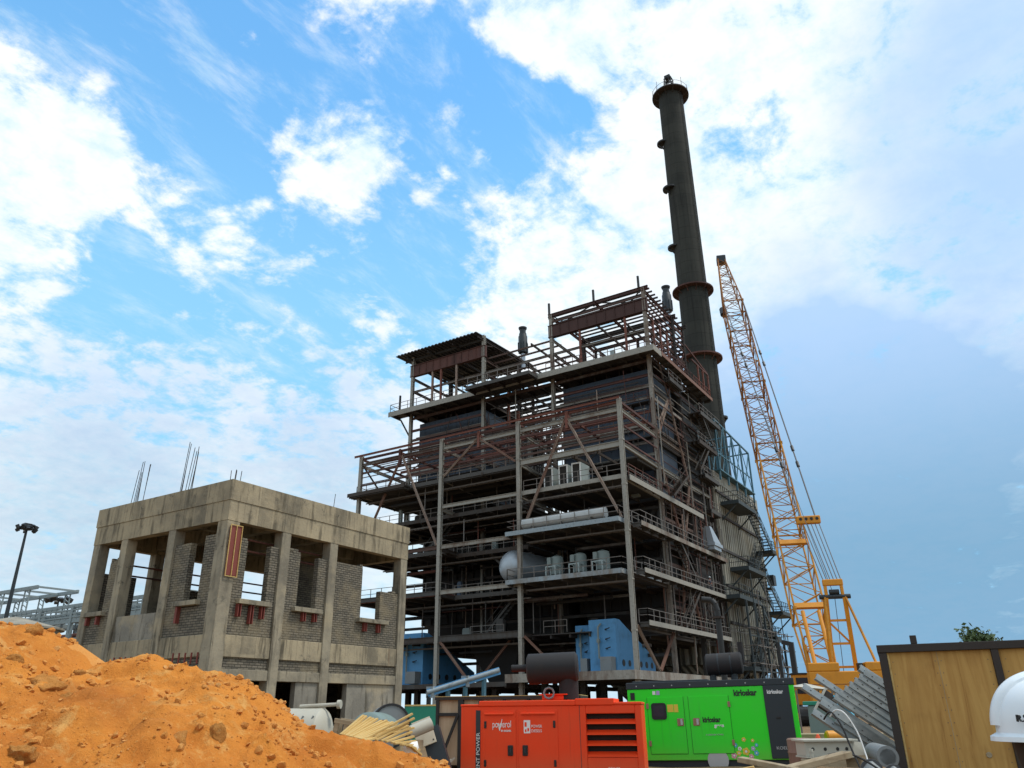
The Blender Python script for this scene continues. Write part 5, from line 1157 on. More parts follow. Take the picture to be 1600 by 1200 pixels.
# ================================================================= red generator
def red_gen():
    t, L = thing_lr('generator', 'bright red generator canopy with louvers and a black muffler on its roof', 'generator', (-.93, 14.35), (2.06, 13.75), G)
    H = 1.12; D = 1.15
    def b(name, mat, *bx, parent=t, bevel=.012):
        m = MB()
        for q in bx: m.box(*q)
        return m.build(name, MT[mat], parent, bevel=bevel)
    b('base_skid', 'black', (0, L, .05, D - .05, -.5, -.36))
    # body with a real recess for the louvers
    lx0, lx1, lz0, lz1 = L * .70, L * .965, .34, .99
    b('body', 'red', (0, lx0, 0, D, -.36, H), (lx1, L, 0, D, -.36, H), (lx0, lx1, 0, D, -.36, lz0), (lx0, lx1, 0, D, lz1, H), (lx0, lx1, .16, D, lz0, lz1))
    b('recess_back', 'gap_shade', (lx0, lx1, .14, .158, lz0, lz1), bevel=0)  # dark sheet stands for the shade behind the louvers
    n = 4; st = (lz1 - lz0) / n
    for i in range(n):
        z = lz0 + st * i; m = MB(); m.prism([(lx0, -.015, z + .005), (lx0, .012, z + .005), (lx0, .135, z + st * .46), (lx0, .11, z + st * .50)], (lx1 - lx0, 0, 0)); m.build('louver', MT['red'], t, bevel=.004)
    b('canopy_roof', 'red', (-.01, .31 * L / 3, -.012, D + .012, H, H + .035), (.31 * L / 3, L * .645, -.02, D + .02, H, H + .085), (L * .645, L * .855, -.02, D + .02, H, H + .105), (L * .855, L + .01, -.012, D + .012, H, H + .045))
    b('roof_cowl', 'red', (1.35, 1.75, .35, .85, H + .09, H + .17), (1.3, 1.8, .3, .9, H + .17, H + .19))
    # doors
    for x0, x1, hx in ((.375, .955, .86), (1.0, 1.66, 1.11)):
        d = b('door', 'red', (x0, x1, -.014, -.001, -.30, 1.06), bevel=.005)
        b('rain_strip', 'red', (x0 + .04, x1 - .04, -.05, -.015, .985, 1.015), parent=d, bevel=.008)
        b('latch', 'black', (hx - .045, hx + .045, -.035, -.015, .36, .52), parent=d); b('latch_knob', 'navy', (hx - .015, hx + .015, -.05, -.036, .40, .48), parent=d)
        q = x0 + .055 if x0 < 1 else x1 - .055; b('hinge', 'black', (q - .02, q + .02, -.03, -.015, .78, .89), parent=d); b('hinge', 'black', (q - .02, q + .02, -.03, -.015, .2, .3), parent=d)
    b('seam', 'rust', (L * .665, L * .668, -.004, -.0005, -.3, H), bevel=0)
    s = b('stripe', 'navy', (.262, .342, -.006, -.001, -.34, 1.06), bevel=0)
    text('lettering', 'EFFICIENT POWER', .085, MT['white'], s, (.331, -.008, -.11), (R_(90), R_(-90), 0), .001, sx=1.17)
    text('lettering', 'powerol', .155, MT['white'], t, (.55, -.017, .79), sx=.62); text('lettering', 'BY ENGINES', .040, MT['white'], t, (.70, -.017, .725), sx=.8, bold=.001)
    m = MB(); m.add([(.645, -.019, .86), (.672, -.019, .74), (.682, -.019, .74), (.725, -.019, .92), (.716, -.019, .92), (.677, -.019, .79), (.656, -.019, .86)], [(0, 1, 2, 3, 4, 5, 6)]); m.build('tick_mark', MT['white'], t)
    m = MB(); m.box(1.09, 1.20, -.0195, -.016, .70, .90); lg = m.build('logo_plate', MT['white'], t)
    m = MB(); m.box(1.105, 1.14, -.023, -.0198, .80, .87); m.box(1.15, 1.18, -.023, -.0198, .73, .78); m.box(1.11, 1.135, -.023, -.0198, .72, .76); m.build('logo_mark', MT['red'], lg)
    text('lettering', 'POWER', .062, MT['white'], t, (1.215, -.017, .785), sx=.85); text('lettering', 'DIESELS', .062, MT['white'], t, (1.215, -.017, .715), sx=.85)
    text('lettering', 'mPOWER', .07, MT['white'], t, (2.42, -.004, .145), sx=.8)
    # muffler
    mu = MB(); y = .55; z = H + .60; mu.lathe([(.20, 0), (.255, .03), (.255, .86), (.20, .90)], (1.08, y - .1, z), (1, .06, .03), 28); mf = mu.build('muffler', MT['muffler'], t, smooth=True)
    m = MB(); m.lathe([(.17, 0), (.17, .42)], (1.80, y - .05, H + .10), n=18); m.build('exhaust_riser', MT['muffler'], mf, smooth=True)
    m = MB(); m.lathe([(.06, 0), (.06, .3)], (.80, y - .1, z + .02), (1, 0, .0), 12); m.build('inlet_stub', MT['muffler'], mf, smooth=True)
    m = MB()
    for i in range(8): a = i * math.pi / 4; m.tube((1.48 + .09 * math.cos(a), y - .25, H + .2 + .09 * math.sin(a)), (1.48 + .09 * math.cos(a + .8), y - .25, H + .2 + .09 * math.sin(a + .8)), .018, 6)
    m.build('lifting_ring', MT['steelplate'], t)
    t.location.z -= .5
    for c in t.children: c.location.z += .5
red_gen()

# ================================================================= green generator
def green_gen():
    t, L = thing_lr('generator', 'vivid green generator canopy with charcoal roof and a dark panel at its right end', 'generator', (2.33, 17.2), (5.45, 16.2), G)
    H = 1.55; D = 1.35; z0 = .10
    def b(name, mat, *bx, parent=t, bevel=.012):
        m = MB()
        for q in bx: m.box(*q)
        return m.build(name, MT[mat], parent, bevel=bevel)
    k = L / 3.8; t.rotation_euler.y = -.013
    b('base_skid', 'navy', (0.02, L - .02, .05, D - .05, -.08, z0)); b('body', 'green', (0, L, 0, D, z0, 1.42))
    b('canopy_roof', 'navy', (-.015, L + .015, -.015, D + .015, 1.422, H), (.1, L * .5, .1, D - .1, H, H + .03))
    m = MB()
    for i in range(9): x = .2 + i * .42 * k; m.tube((x, -.022, 1.48), (x, -.014, 1.48), .012, 8)
    m.build('roof_bolts', MT['grey'], t)
    b('vent_panel', 'navy', (3.12 * k, 3.69 * k, -.02, -.001, z0 + .02, 1.421)); 
    b('panel_handle', 'black', (3.33 * k, 3.42 * k, -.035, -.021, .82, .86))
    for x0, x1 in ((.46 * k, 1.30 * k), (1.42 * k, 2.33 * k)):
        d = b('door', 'green', (x0, x1, -.012, -.001, .22, 1.26), bevel=.004); b('door_seam', 'gap_shade', (x0 - .007, x0 - .001, -.004, -.0005, .22, 1.26), (x1 + .001, x1 + .007, -.004, -.0005, .22, 1.26), (x0, x1, -.004, -.0005, .211, .219), parent=d, bevel=0)
        for zz in (.36, 1.05):
            q = x0 if x0 < 1 * k else x1; b('hinge', 'lock', (q - .025, q + .025, -.03, -.012, zz, zz + .10), parent=d, bevel=.003)
        q = x1 - .09 if x0 < 1 * k else x0 + .12; b('lock_plate', 'lock', (q - .065, q + .065, -.025, -.0125, .72, .86), parent=d); b('lock_handle', 'grey', (q + .0, q + .045, -.038, -.0255, .735, .845), parent=d, bevel=.004)
    # window
    m = MB(); pr = []
    cx, cz, w, h, r = .72 * k, 1.0, .15, .155, .05
    for qx, qz, a0 in ((1, 1, 0), (-1, 1, 90), (-1, -1, 180), (1, -1, 270)):
        for a in range(0, 91, 30): pr.append((cx + qx * (w - r) + r * math.cos(R_(a0 + a)), -.013, cz + qz * (h - r) + r * math.sin(R_(a0 + a))))
    m.prism(pr, (0, -.02, 0)); w_ = m.build('window', MT['rubber'], t)
    m = MB(); m.box(cx - .10, cx + .10, -.0345, -.0335, cz - .10, cz + .105); m.build('pane', MT['glass'], w_)
    b('yellow_label', 'yellow', (.92 * k, 1.06 * k, -.0165, -.0125, .98, 1.12), (1.075 * k, 1.17 * k, -.0165, -.0125, .975, 1.12), bevel=0)
    b('badge', 'black', (.06, .15, -.012, -.001, 1.22, 1.36)); b('badge', 'white', (.60 * k, .67 * k, -.006, -.001, 1.31, 1.38)); b('badge', 'lilac', (.69 * k, .77 * k, -.006, -.001, 1.305, 1.385))
    text('lettering', 'kirloskar', .155, MT['black'], t, (2.46 * k, -.004, 1.25), sx=.80, bold=.006); text('lettering', 'kirloskar', .10, MT['white'], t, (3.2 * k, -.022, 1.27), sx=.85, bold=.003)
    text('lettering', 'kirloskar', .135, MT['black'], t, (1.70 * k, -.014, .78), sx=.72, bold=.005); text('lettering', 'green', .085, MT['white'], t, (1.95 * k, -.014, .69), sx=.95, bold=.003); text('lettering', 'A GREENER POWER', .04, MT['grey'], t, (1.74 * k, -.014, .54), sx=.95); text('lettering', 'KOEL', .075, MT['grey'], t, (3.24 * k, -.022, .28), sx=1.15)
    m = MB(); m.lathe([(.19, 0), (.20, .002)], (1.95 * k, -.004, .10), (0, -1, 0), 24); m.build('side_emblem', MT['grey'], t)
    # printed flowers
    rnd = random.Random(4)
    for x, z, s, mat in ((2.56, .46, .045, 'yellow'), (2.75, .44, .035, 'yellow'), (2.36, .36, .045, 'lightblue'), (2.45, .30, .04, 'white'), (2.58, .25, .075, 'yellow'), (2.42, .22, .05, 'yellow'), (2.31, .18, .06, 'pink'), (2.74, .30, .045, 'lilac'), (2.82, .36, .035, 'lightblue'), (2.80, .22, .05, 'lightblue'), (2.68, .16, .05, 'pink')):
        m = MB()
        for i in range(5): a = i * 2 * math.pi / 5; m.lathe([(s * .42, 0), (s * .42, .002)], (x * k + s * .55 * math.cos(a), -.002, z + s * .55 * math.sin(a)), (0, -1, 0), 8)
        fl = m.build('printed_flower', MT[mat], t); m = MB(); m.lathe([(s * .3, 0), (s * .3, .004)], (x * k, -.004, z), (0, -1, 0), 8); m.build('flower_centre', MT['timber' if mat == 'white' else 'white'], fl)
    mu = MB(); mu.lathe([(.17, 0), (.215, .03), (.215, .72), (.17, .75)], (1.86 * k, .55, H + .32), (1, 0, .02), 24); mf = mu.build('muffler', MT['muffler'], t, smooth=True)
    m = MB()
    for x in (.25, .5): m.lathe([(.219, 0), (.219, .025)], (1.86 * k + x, .55, H + .325), (1, 0, .02), 24)
    m.build('muffler_band', MT['navy'], mf); 
    for x in (2.0, 2.5): m = MB(); m.tube((x * k, .55, H), (x * k, .55, H + .2), .07, 10); m.build('muffler_support', MT['navy'], mf)
    m = MB(); m.tube((2.72 * k, .62, H + .33), (2.72 * k, .62, H + .75), .06, 10); m.build('tail_pipe', MT['muffler'], mf)
green_gen()

# ================================================================= crates
def big_crate():
    t, L = thing_lr('wooden_crate', 'large tan plywood crate in a dark brown steel frame at right', 'crate', (4.93, 11.1), (7.4, 9.98), .80)
    H = 1.62; D = 1.1; z0 = 0.0
    def b(name, mat, *bx, parent=t, bevel=.006):
        m = MB()
        for q in bx: m.box(*q)
        return m.build(name, MT[mat], parent, bevel=bevel)
    xs = [0, 1.30, L - .1]
    for x in (0, 1.33, L - .1):
        b('frame_post', 'framepaint', (x, x + (.10 if x != 1.33 else .085), 0, .1, z0 + .08, H - .10)); b('frame_post', 'framepaint', (x, x + .1, D - .1, D, z0 + .08, H - .10))
    b('top_rail', 'framepaint', (-.01, L + .01, -.01, .1, H - .098, H)); b('bottom_rail', 'framepaint', (-.01, L + .01, -.01, .1, z0, z0 + .078)); b('top_rail', 'framepaint', (-.01, .1, .103, D - .1, H - .098, H), (-.01, L + .01, D - .097, D + .01, H - .098, H)); b('bottom_rail', 'framepaint', (-.01, L + .01, D - .097, D + .01, z0, z0 + .078))
    b('plywood_panel', 'ply', (.103, 1.327, .055, .075, z0 + .08, H - .1), bevel=0); b('plywood_panel', 'ply', (1.418, L - .103, .055, .075, z0 + .08, H - .1), bevel=0); b('plywood_panel', 'ply', (.02, .04, .103, D - .1, z0 + .08, H - .1), bevel=0); b('plywood_panel', 'ply', (.1, L - .1, D - .06, D - .04, z0 + .08, H - .1), bevel=0); b('plywood_panel', 'ply', (.0, L, .105, D - .1, H - .06, H - .03), bevel=0)
    b('trim_strip', 'timber', (.103, .125, .03, .054, z0 + .08, H - .1), (.126, 1.32, .03, .054, z0 + .08, z0 + .1), bevel=0)
    b('corner_stub', 'framepaint', (.42, .50, .0, .07, H + .001, H + .11)); b('lid_hook', 'framepaint', (.44, .48, .07, .15, H + .002, H + .05))
    for q in (.70, 1.95): m = MB(); m.box(q, q + .006, .053, .056, z0 + .08, H - .1); m.build('sheet_joint', MT['oldwood'], t)
    m = MB()
    for i in range(9):
        for x in (.16, .67, .74, 1.28, 1.48, 1.91, 1.99): m.lathe([(.006, 0), (.005, .003)], (x, .055, .2 + i * .15), (0, -1, 0), 6)
    m.build('nail_heads', MT['cable'], t)
    m = MB(); m.lathe([(.035, 0), (.03, .01)], (1.05, .053, .28), (0, -1, 0), 12); m.build('wood_knot', MT['oldwood'], t)
    b('support_block', 'oldwood', (.1, .3, .05, .95, -.32, -.003), (1.2, 1.4, .05, .95, -.32, -.003), (L - .4, L - .2, .05, .95, -.32, -.003))
big_crate()
def back_crate():
    t, L = thing_lr('wooden_crate', 'pale plywood crate with black steel bracing behind the red generator', 'crate', (-1.63, 17.2), (1.3, 16.6), G)
    H = 1.32
    m = MB(); m.box(.02, L - .02, .05, 1.2, .06, H - .05); m.build('plywood_box', MT['plypale'], t)
    for x0 in (0, .47, .90, 1.4, 1.9, 2.4):
        m = MB(); m.box(x0, x0 + (.06 if x0 != .47 else .11), -.02, .045, .0, H - .06); m.build('frame_post', MT['black'], t)
    m = MB(); m.box(-.02, L, -.03, 1.23, H - .058, H); m.build('top_frame', MT['framepaint'], t); m = MB(); m.box(-.01, L, -.035, 1.22, H + .001, H + .012); m.build('lid', MT['timber'], t)
    m = MB(); m.box(.062, .468, -.01, .04, H - .36, H - .30); m.box(.582, .898, -.01, .04, H - .36, H - .30); m.build('cross_rail', MT['black'], t)
    for a, c in ((.10, .47), (.90, .58)): m = MB(); m.bar((a, -.03, .08), (c, -.03, H - .34), .05, .05, (0, 1, 0)); m.build('diagonal', MT['black'], t)
    for i in range(3):
        m = MB(); m.bar((.1 + .08 * i, -.25 + .05 * i, .02), (.32 + .06 * i, -.1, .14 + .03 * i), .05, .03); m.build('loose_batten', MT['tankwhite'], t)
back_crate()

# ================================================================= person with a white helmet (right edge)
def skin_body(name, joints, links, mat, parent, root=0, sub=2):
    me = bpy.data.meshes.new(name); me.from_pydata([j[0] for j in joints], links, []); ob = bpy.data.objects.new(name, me); COL.objects.link(ob)
    md = ob.modifiers.new('s', 'SKIN'); md.use_smooth_shade = True
    for i, j in enumerate(joints): r = j[1]; me.skin_vertices[0].data[i].radius = (r, j[2] if len(j) > 2 else r); me.skin_vertices[0].data[i].use_root = (i == root)
    s = ob.modifiers.new('u', 'SUBSURF'); s.levels = sub; s.render_levels = sub
    dg = bpy.context.evaluated_depsgraph_get(); dg.update(); m2 = bpy.data.meshes.new_from_object(ob.evaluated_get(dg)); bpy.data.objects.remove(ob)
    m2.materials.clear(); m2.materials.append(mat); o = bpy.data.objects.new(name, m2); COL.objects.link(o); o.parent = parent
    for p in m2.polygons: p.use_smooth = True
    return o
def person(loc, rz, label, big=True):
    # local: faces +x, y to the left; feet at z = 0
    t = thing('person', label, 'person', loc, rz)
    J = [((0, 0, .93), .15, .12), ((0, 0, 1.15), .15, .11), ((0, 0, 1.36), .17, .11), ((0, 0, 1.46), .065), ((.02, 0, 1.535), .06), ((.03, 0, 1.62), .088, .098), ((.025, 0, 1.69), .075, .085)]
    Lk = [(0, 1), (1, 2), (2, 3), (3, 4), (4, 5), (5, 6)]
    for s in (-1, 1):
        k = len(J); J += [((0, .10 * s, .88), .10), ((.02, .11 * s, .48), .065), ((-.02, .115 * s, .10), .045), ((.13, .125 * s, .035), .038)]; Lk += [(0, k), (k, k + 1), (k + 1, k + 2), (k + 2, k + 3)]
        k = len(J); J += [((0, .20 * s, 1.37), .062), ((-.02, .25 * s, 1.10), .048), ((.06, .24 * s, .87), .032), ((.09, .235 * s, .79), .028)]; Lk += [(2, k), (k, k + 1), (k + 1, k + 2), (k + 2, k + 3)]
    skin_body('body', J, Lk, MT['skin'], t, sub=1 if not big else 2)
    # clothes
    sh = [((0, 0, .90), .165, .135), ((0, 0, 1.15), .165, .125), ((0, 0, 1.36), .185, .125), ((0, 0, 1.44), .08)]; sl = [(0, 1), (1, 2), (2, 3)]
    for s in (-1, 1): k = len(sh); sh += [((0, .21 * s, 1.37), .075), ((-.02, .255 * s, 1.13), .064)]; sl += [(2, k), (k, k + 1)]
    skin_body('shirt', sh, sl, MT['shirt'], t)
    tr = [((0, 0, .95), .16, .13)]; tl = []
    for s in (-1, 1): k = len(tr); tr += [((0, .10 * s, .86), .115), ((.02, .11 * s, .48), .085), ((-.02, .115 * s, .09), .07)]; tl += [(0, k), (k, k + 1), (k + 1, k + 2)]
    skin_body('trousers', tr, tl, MT['trouser'], t)
    for s in (-1, 1):
        m = MB(); m.prism([(-.09, .115 * s - .045, 0), (.19, .125 * s - .045, 0), (.20, .125 * s - .045, .05), (.06, .12 * s - .045, .10), (-.08, .115 * s - .045, .10)], (0, .095, 0)); m.build('shoe', MT['black'], t, bevel=.015)
    # hair under the helmet, ears, face
    m = MB(); hc = Vector((.0, 0, 1.63)); N = 20; vs = []; fs = []
    prof = [(1.52, .062), (1.545, .085), (1.58, .103), (1.62, .108), (1.66, .106), (1.685, .10)]
    for z, r in prof:
        for i in range(N): a = math.pi * .42 + (2 * math.pi - math.pi * .84) * i / (N - 1); vs.append((.012 + r * 1.12 * math.cos(a), r * .92 * math.sin(a), z))
    for j in range(len(prof) - 1):
        for i in range(N - 1): fs.append((j * N + i, j * N + i + 1, (j + 1) * N + i + 1, (j + 1) * N + i))
    m.add(vs, fs); h = m.build('hair', MT['hair'], t, smooth=True); so_ = h.modifiers.new('t', 'SOLIDIFY'); so_.thickness = .012
    if big:
        for s in (-1, 1): m = MB(); m.lathe([(.008, -.008), (.022, -.006), (.028, 0), (.02, .006)], (.035, .093 * s, 1.59), (.2, s, 0), 14); m.build('ear', MT['skin'], t, smooth=True)
        m = MB(); m.prism([(.118, -.014, 1.565), (.118, .014, 1.565), (.145, 0, 1.57)], (-.012, 0, .055)); m.build('nose', MT['skin'], t, bevel=.006)
        for s in (-1, 1): m = MB(); m.lathe([(.004, 0), (.011, .003), (.004, .008)], (.112, .033 * s, 1.625), (1, .1 * s, 0), 10); m.build('eye', MT['white'], t)
        m = MB(); m.box(.10, .117, -.024, .024, 1.533, 1.541); m.build('mouth', MT['lock'], t, bevel=.003)
    # helmet: dome with raised centre ridge, brim, short peak and chin strap
    hz = 1.648
    m = MB(); n = 32; rows = 10
    for j in range(rows + 1):
        e = math.pi / 2 * j / rows * .998
        for i in range(n):
            a = 2 * math.pi * i / n; c = math.cos(e) ** .75; m.v.append(Vector((.01 + .145 * c * math.cos(a), .118 * c * math.sin(a), hz + .003 + .116 * math.sin(e) ** .9)))
    m.f = [(j * n + i, j * n + (i + 1) % n, (j + 1) * n + (i + 1) % n, (j + 1) * n + i) for j in range(rows) for i in range(n)] + [tuple(rows * n + i for i in range(n))]
    hl = m.build('helmet', MT['helmet'], t, smooth=True)
    m = MB()
    def rp(e, s, up): c = math.cos(e); k = abs(c) ** .75 * (1 if c > 0 else -1); k2 = math.sqrt(max(0, 1 - (s / .118) ** 2)); return Vector((.01 + (.142 + up) * k * k2, s, hz + .004 + (.114 + up) * math.sin(e) ** .9 * k2))
    prs = ((-.030, -.006), (-.024, .006), (-.012, .011), (0, .0125), (.012, .011), (.024, .006), (.030, -.006)); NR = 48
    for j in range(NR + 1):
        for sy, up in prs: m.v.append(rp(math.pi * (.03 + .94 * j / NR), sy, up))
    m.f = [(j * 7 + i, j * 7 + i + 1, (j + 1) * 7 + i + 1, (j + 1) * 7 + i) for j in range(NR) for i in range(6)]
    m.build('helmet_ridge', MT['helmet'], hl, smooth=True)
    m = MB()
    for i in range(n):
        a, b_ = 2 * math.pi * i / n, 2 * math.pi * (i + 1) / n
        def bp(a, k, z): pk = .05 * max(0, math.cos(a)) ** 3; return Vector((.01 + (.145 * k + pk) * math.cos(a), .118 * k * math.sin(a), z))
        m.hexa([bp(a, .97, hz - .008), bp(a, 1.10, hz - .012), bp(b_, 1.10, hz - .012), bp(b_, .97, hz - .008), bp(a, .97, hz + .006), bp(a, 1.09, hz - .003), bp(b_, 1.09, hz - .003), bp(b_, .97, hz + .006)])
    m.build('helmet_brim', MT['helmet'], hl, smooth=True)
    m = MB(); m.path([(-.07, -.095, hz - .01), (.0, -.10, 1.55), (.06, -.07, 1.50), (.075, 0, 1.492), (.06, .07, 1.50), (.0, .10, 1.55), (-.07, .095, hz - .01)], .006, 6); m.build('chin_strap', MT['lightblue'] if False else MT['navy'], hl)
    if big: text('lettering', 'R.S', .019, MT['black'], hl, (-.109, -.083, hz + .026), (R_(84), 0, R_(-44)), .003)
    return t
person(P(1.15, 1.76, -.055), math.atan2(RT.y, RT.x) - R_(20), 'person in a white helmet over black hair, cut off by the right edge')
person((83.4, 27.75, 13.06), R_(-120), 'tiny worker in a white helmet standing on a boiler walkway', False)

# ================================================================= loose material, right side
ch0 = None
SP = [(4.98 + .093 * i, 12.2 + .012 * i, 1.79 + .058 * i) for i in range(7)] + [(4.72, 12.12, 1.72), (4.55, 12.05, 1.58), (4.62, 12.5, 1.95), (4.95, 12.75, 2.10), (4.80, 12.0, 1.60), (4.86, 12.0, 1.46), (5.58, 12.5, 2.22)]
CL = ['lowest full length galvanised channel on the face of the leaning stack', 'second galvanised channel up the face of the leaning stack', 'third galvanised channel up the face of the leaning stack', 'fourth galvanised channel up the leaning stack, its end rising above the third', 'fifth galvanised channel up the leaning stack, behind the four in front', 'sixth galvanised channel up the leaning stack, one below the topmost', 'topmost galvanised channel of the leaning stack, in front of the orange crane', 'short channel below the stack with its pale end pointing up left', 'lowest loose channel, sticking out furthest to the left', 'loose channel end standing out against the orange crane', 'small channel end poking up behind the stack beside the crane', 'dusty channel tucked under the lower edge of the leaning stack', 'bottom channel running down behind the open pipe end', 'short channel end behind the topmost one, next to the plywood crate']
for i, (r, f, z) in enumerate(SP):
    r *= .938; z = 1.65 + (z - 1.65) * .94 + .02
    if ch0 is None:
        ch0 = thing('steel_channel', CL[0], 'steel channel', P(r, f, z), 0, 'galvanised channels in the leaning stack')
        m = MB(); m.box(0, 2.6, -.006, 0, -.047, .047); m.box(0, 2.6, 0, .06, .041, .047); m.box(0, 2.6, 0, .06, -.047, -.041); m.build('web_and_flanges', MT['galv'], ch0)
        m = MB()
        for x in (.12, .3, .48): m.box(x - .012, x + .012, -.009, -.0065, -.005, .005)
        m.build('bolt_slots', MT['gap_shade'], ch0); c = ch0  # dark plates coloured as the shade in the slots
    else: c = copy_tree(ch0); c.location = P(r, f, z); c['label'] = CL[i]
    d = (RT * .80 + FW * -.06 + Vector((0, 0, -.56 - .012 * (i % 3)))).normalized(); yv = FW * 1.0 + RT * -.12 + Vector((0, 0, -.25)); yv = (yv - d * yv.dot(d)).normalized(); zv = d.cross(yv)
    c.rotation_euler = Matrix((d, yv, zv)).transposed().to_euler()
def on_ground(r, f, z=0.0): return P(r, f, ground_z(r, f) + z)
t = thing('bolted_girder', 'pale grey painted steel box girder piece with bolt holes and wide flanges', 'girder', P(3.38, 10.05, 1.10)); t.rotation_euler = (0, 0, math.atan2(RT.y, RT.x) + .06)
m = MB(); m.box(.03, .60, .02, .30, .02, .175); m.build('web', MT['tankwhite'], t, bevel=.004)
m = MB(); m.box(0, .66, -.03, .34, .176, .20); m.box(.02, .62, -.01, .32, .0, .019); m.build('flanges', MT['tankwhite'], t, bevel=.004)
m = MB(); m.prism([(.601, .03, .02), (.82, .16, .02), (.80, .16, .16), (.601, .03, .175)], (0, .2, 0)); m.build('angled_end', MT['tankwhite'], t)
for x in (.12, .27, .42, .53): m = MB(); m.lathe([(.02, 0), (.018, .004)], (x, .019, .095), (0, -1, 0), 12); m.build('bolt_hole', MT['gap_shade'], t)  # each hole is a dark disc standing for its shade
t2 = thing('timber_block', 'short weathered timber block under the grey box girder', 'timber', P(3.36, 10.02, .98)); t2.rotation_euler = (0, 0, math.atan2(RT.y, RT.x)); m = MB(); m.box(0, .5, .03, .13, -.2, .115); m.box(.2, .75, .2, .28, -.2, .115); m.build('blocks', MT['oldwood'], t2, bevel=.01)
t = thing('concrete_pipe', 'open grey pipe end lying beside the big plywood crate', 'pipe', P(4.16, 9.6, 1.13)); t.rotation_euler = (0, 0, math.atan2(FW.y, FW.x) - .25)
m = MB(); m.lathe([(.085, 0), (.115, 0), (.115, .9), (.085, .9), (.085, .0)], (0, 0, 0), (1, 0, 0), 28); m.build('pipe_shell', MT['steelplate'], t, smooth=True); m = MB(); m.lathe([(.084, .2), (.084, .21)], (0, 0, 0), (1, 0, 0), 24); m.build('pipe_inside', MT['gap_shade'], t)  # dark disc closes the pipe, standing for its shaded inside
def beam_(a, b, w, h, name, mat, label, cat):
    m = MB(); m.bar(a, b, w, h); return tag(m.build(name, MT[mat], loc=a, bevel=.006), label, cat)
beam_(P(2.28, 8.75, 1.17), P(2.72, 8.35, 1.09), .12, .05, 'timber_beam', 'oldwood', 'weathered plank below the flowers of the green generator', 'timber'); beam_(P(2.60, 8.4, 1.085), P(3.42, 8.85, 1.20), .13, .06, 'timber_beam', 'oldwood', 'long weathered plank rising right below the grey box girder', 'timber'); beam_(P(2.05, 8.6, 1.04), P(2.35, 8.5, 1.10), .10, .05, 'timber_beam', 'timber', 'short pale plank end at the left of the bottom planks', 'timber')
def cable(pts, r, mat, label):
    cr = []
    P4 = [pts[0]] + pts + [pts[-1]]
    for i in range(1, len(P4) - 2):
        for k in range(6):
            u = k / 6; a, b, c, d = P4[i - 1], P4[i], P4[i + 1], P4[i + 2]; cr.append(.5 * ((2 * b) + (c - a) * u + (2 * a - 5 * b + 4 * c - d) * u * u + (3 * b - a - 3 * c + d) * u ** 3))
    cr.append(P4[-1]); m = MB(); m.path(cr, r, 6); return tag(m.build('cable', MT[mat], smooth=True, loc=pts[0]), label, 'cable')
cable([P(3.62, 9.7, 1.55), P(3.66, 9.6, 1.62), P(3.72, 9.5, 1.58), P(3.80, 9.45, 1.40), P(3.83, 9.4, 1.2), P(3.82, 9.3, 1.02), P(3.80, 9.2, .9)], .008, 'white', 'looped white cable hanging over the grey box girder')
cable([P(3.55, 9.72, 1.52), P(3.60, 9.6, 1.60), P(3.66, 9.5, 1.45), P(3.70, 9.45, 1.25), P(3.74, 9.35, 1.0), P(3.75, 9.3, .9)], .010, 'black', 'thin black cable hanging beside the looped white cable')
cable([P(3.28, 9.0, 1.19), P(3.45, 9.0, 1.21), P(3.6, 9.0, 1.16), P(3.72, 8.95, 1.08), P(3.8, 8.9, 1.0)], .012, 'black', 'black hose lying over the bottom planks')
m = MB(); m.tube(P(3.08, 8.9, .95), P(3.07, 8.9, 1.22), .016, 8); m.tube(P(3.07, 8.9, 1.22), P(3.07, 8.9, 1.25), .022, 8); tag(m.build('stake', MT['tankwhite'], loc=P(3.08, 8.9, .95)), 'short white stake standing between the bottom planks', 'stake')
t = thing('brown_drum', 'rusty brown drum just right of the green generator', 'drum', on_ground(4.85, 14.6))
m = MB(); m.lathe([(.18, 0), (.2, .02), (.2, .22), (.21, .24), (.2, .26), (.2, .44), (.18, .46), (.1, .465)], (0, 0, .12), n=24); m.build('drum_body', MT['redplate'] if False else MT['brace'], t, smooth=True); m = MB(); m.box(-.3, .3, -.3, .3, -.05, .115); m.build('drum_base', MT['oldwood'], t)
t = thing('red_lamp', 'small red warning cone on a block beside the brown drum', 'warning cone', P(4.05, 11.4, 1.22)); m = MB(); m.lathe([(.045, 0), (.045, .02), (.02, .09), (.01, .1)], (0, 0, 0), n=12); m.build('cone', MT['red'], t); m = MB(); m.box(-.06, .06, -.06, .06, -.65, -.001); m.build('block', MT['oldwood'], t)
t = thing('plank_stack', 'stack of brown planks in the gap between green generator and channels', 'planks', on_ground(6.1, 17.5)); t.rotation_euler = (0, 0, math.atan2(RT.y, RT.x) + .05)
rnd = random.Random(8)
for i in range(5): m = MB(); m.box(-.3 + rnd.uniform(-.1, .1), 1.6 + rnd.uniform(-.1, .1), rnd.uniform(-.1, 0), .5, .02 + i * .11, .02 + i * .11 + .09); m.build('plank', MT['oldwood' if i % 3 else 'timber'], t, bevel=.008)
t = thing('fuel_tank', 'low orange tank lying on the planks right of the green generator', 'tank', P(6.05, 16.6, 1.02)); t.rotation_euler = (0, 0, math.atan2(RT.y, RT.x)); m = MB(); m.lathe([(.08, 0), (.11, .03), (.11, .6), (.08, .62)], (0, 0, .10), (1, 0, 0), 16); m.build('shell', MT['crane'], t, smooth=True); m = MB(); m.box(.1, .7, -.1, .1, -.42, 0); m.build('cradle', MT['oldwood'], t)
t = thing('canopy_tent', 'pale flat shade canopy on thin posts behind the right end of the green generator', 'canopy', on_ground(8.75, 25.0)); t.rotation_euler = (0, 0, math.atan2(RT.y, RT.x))
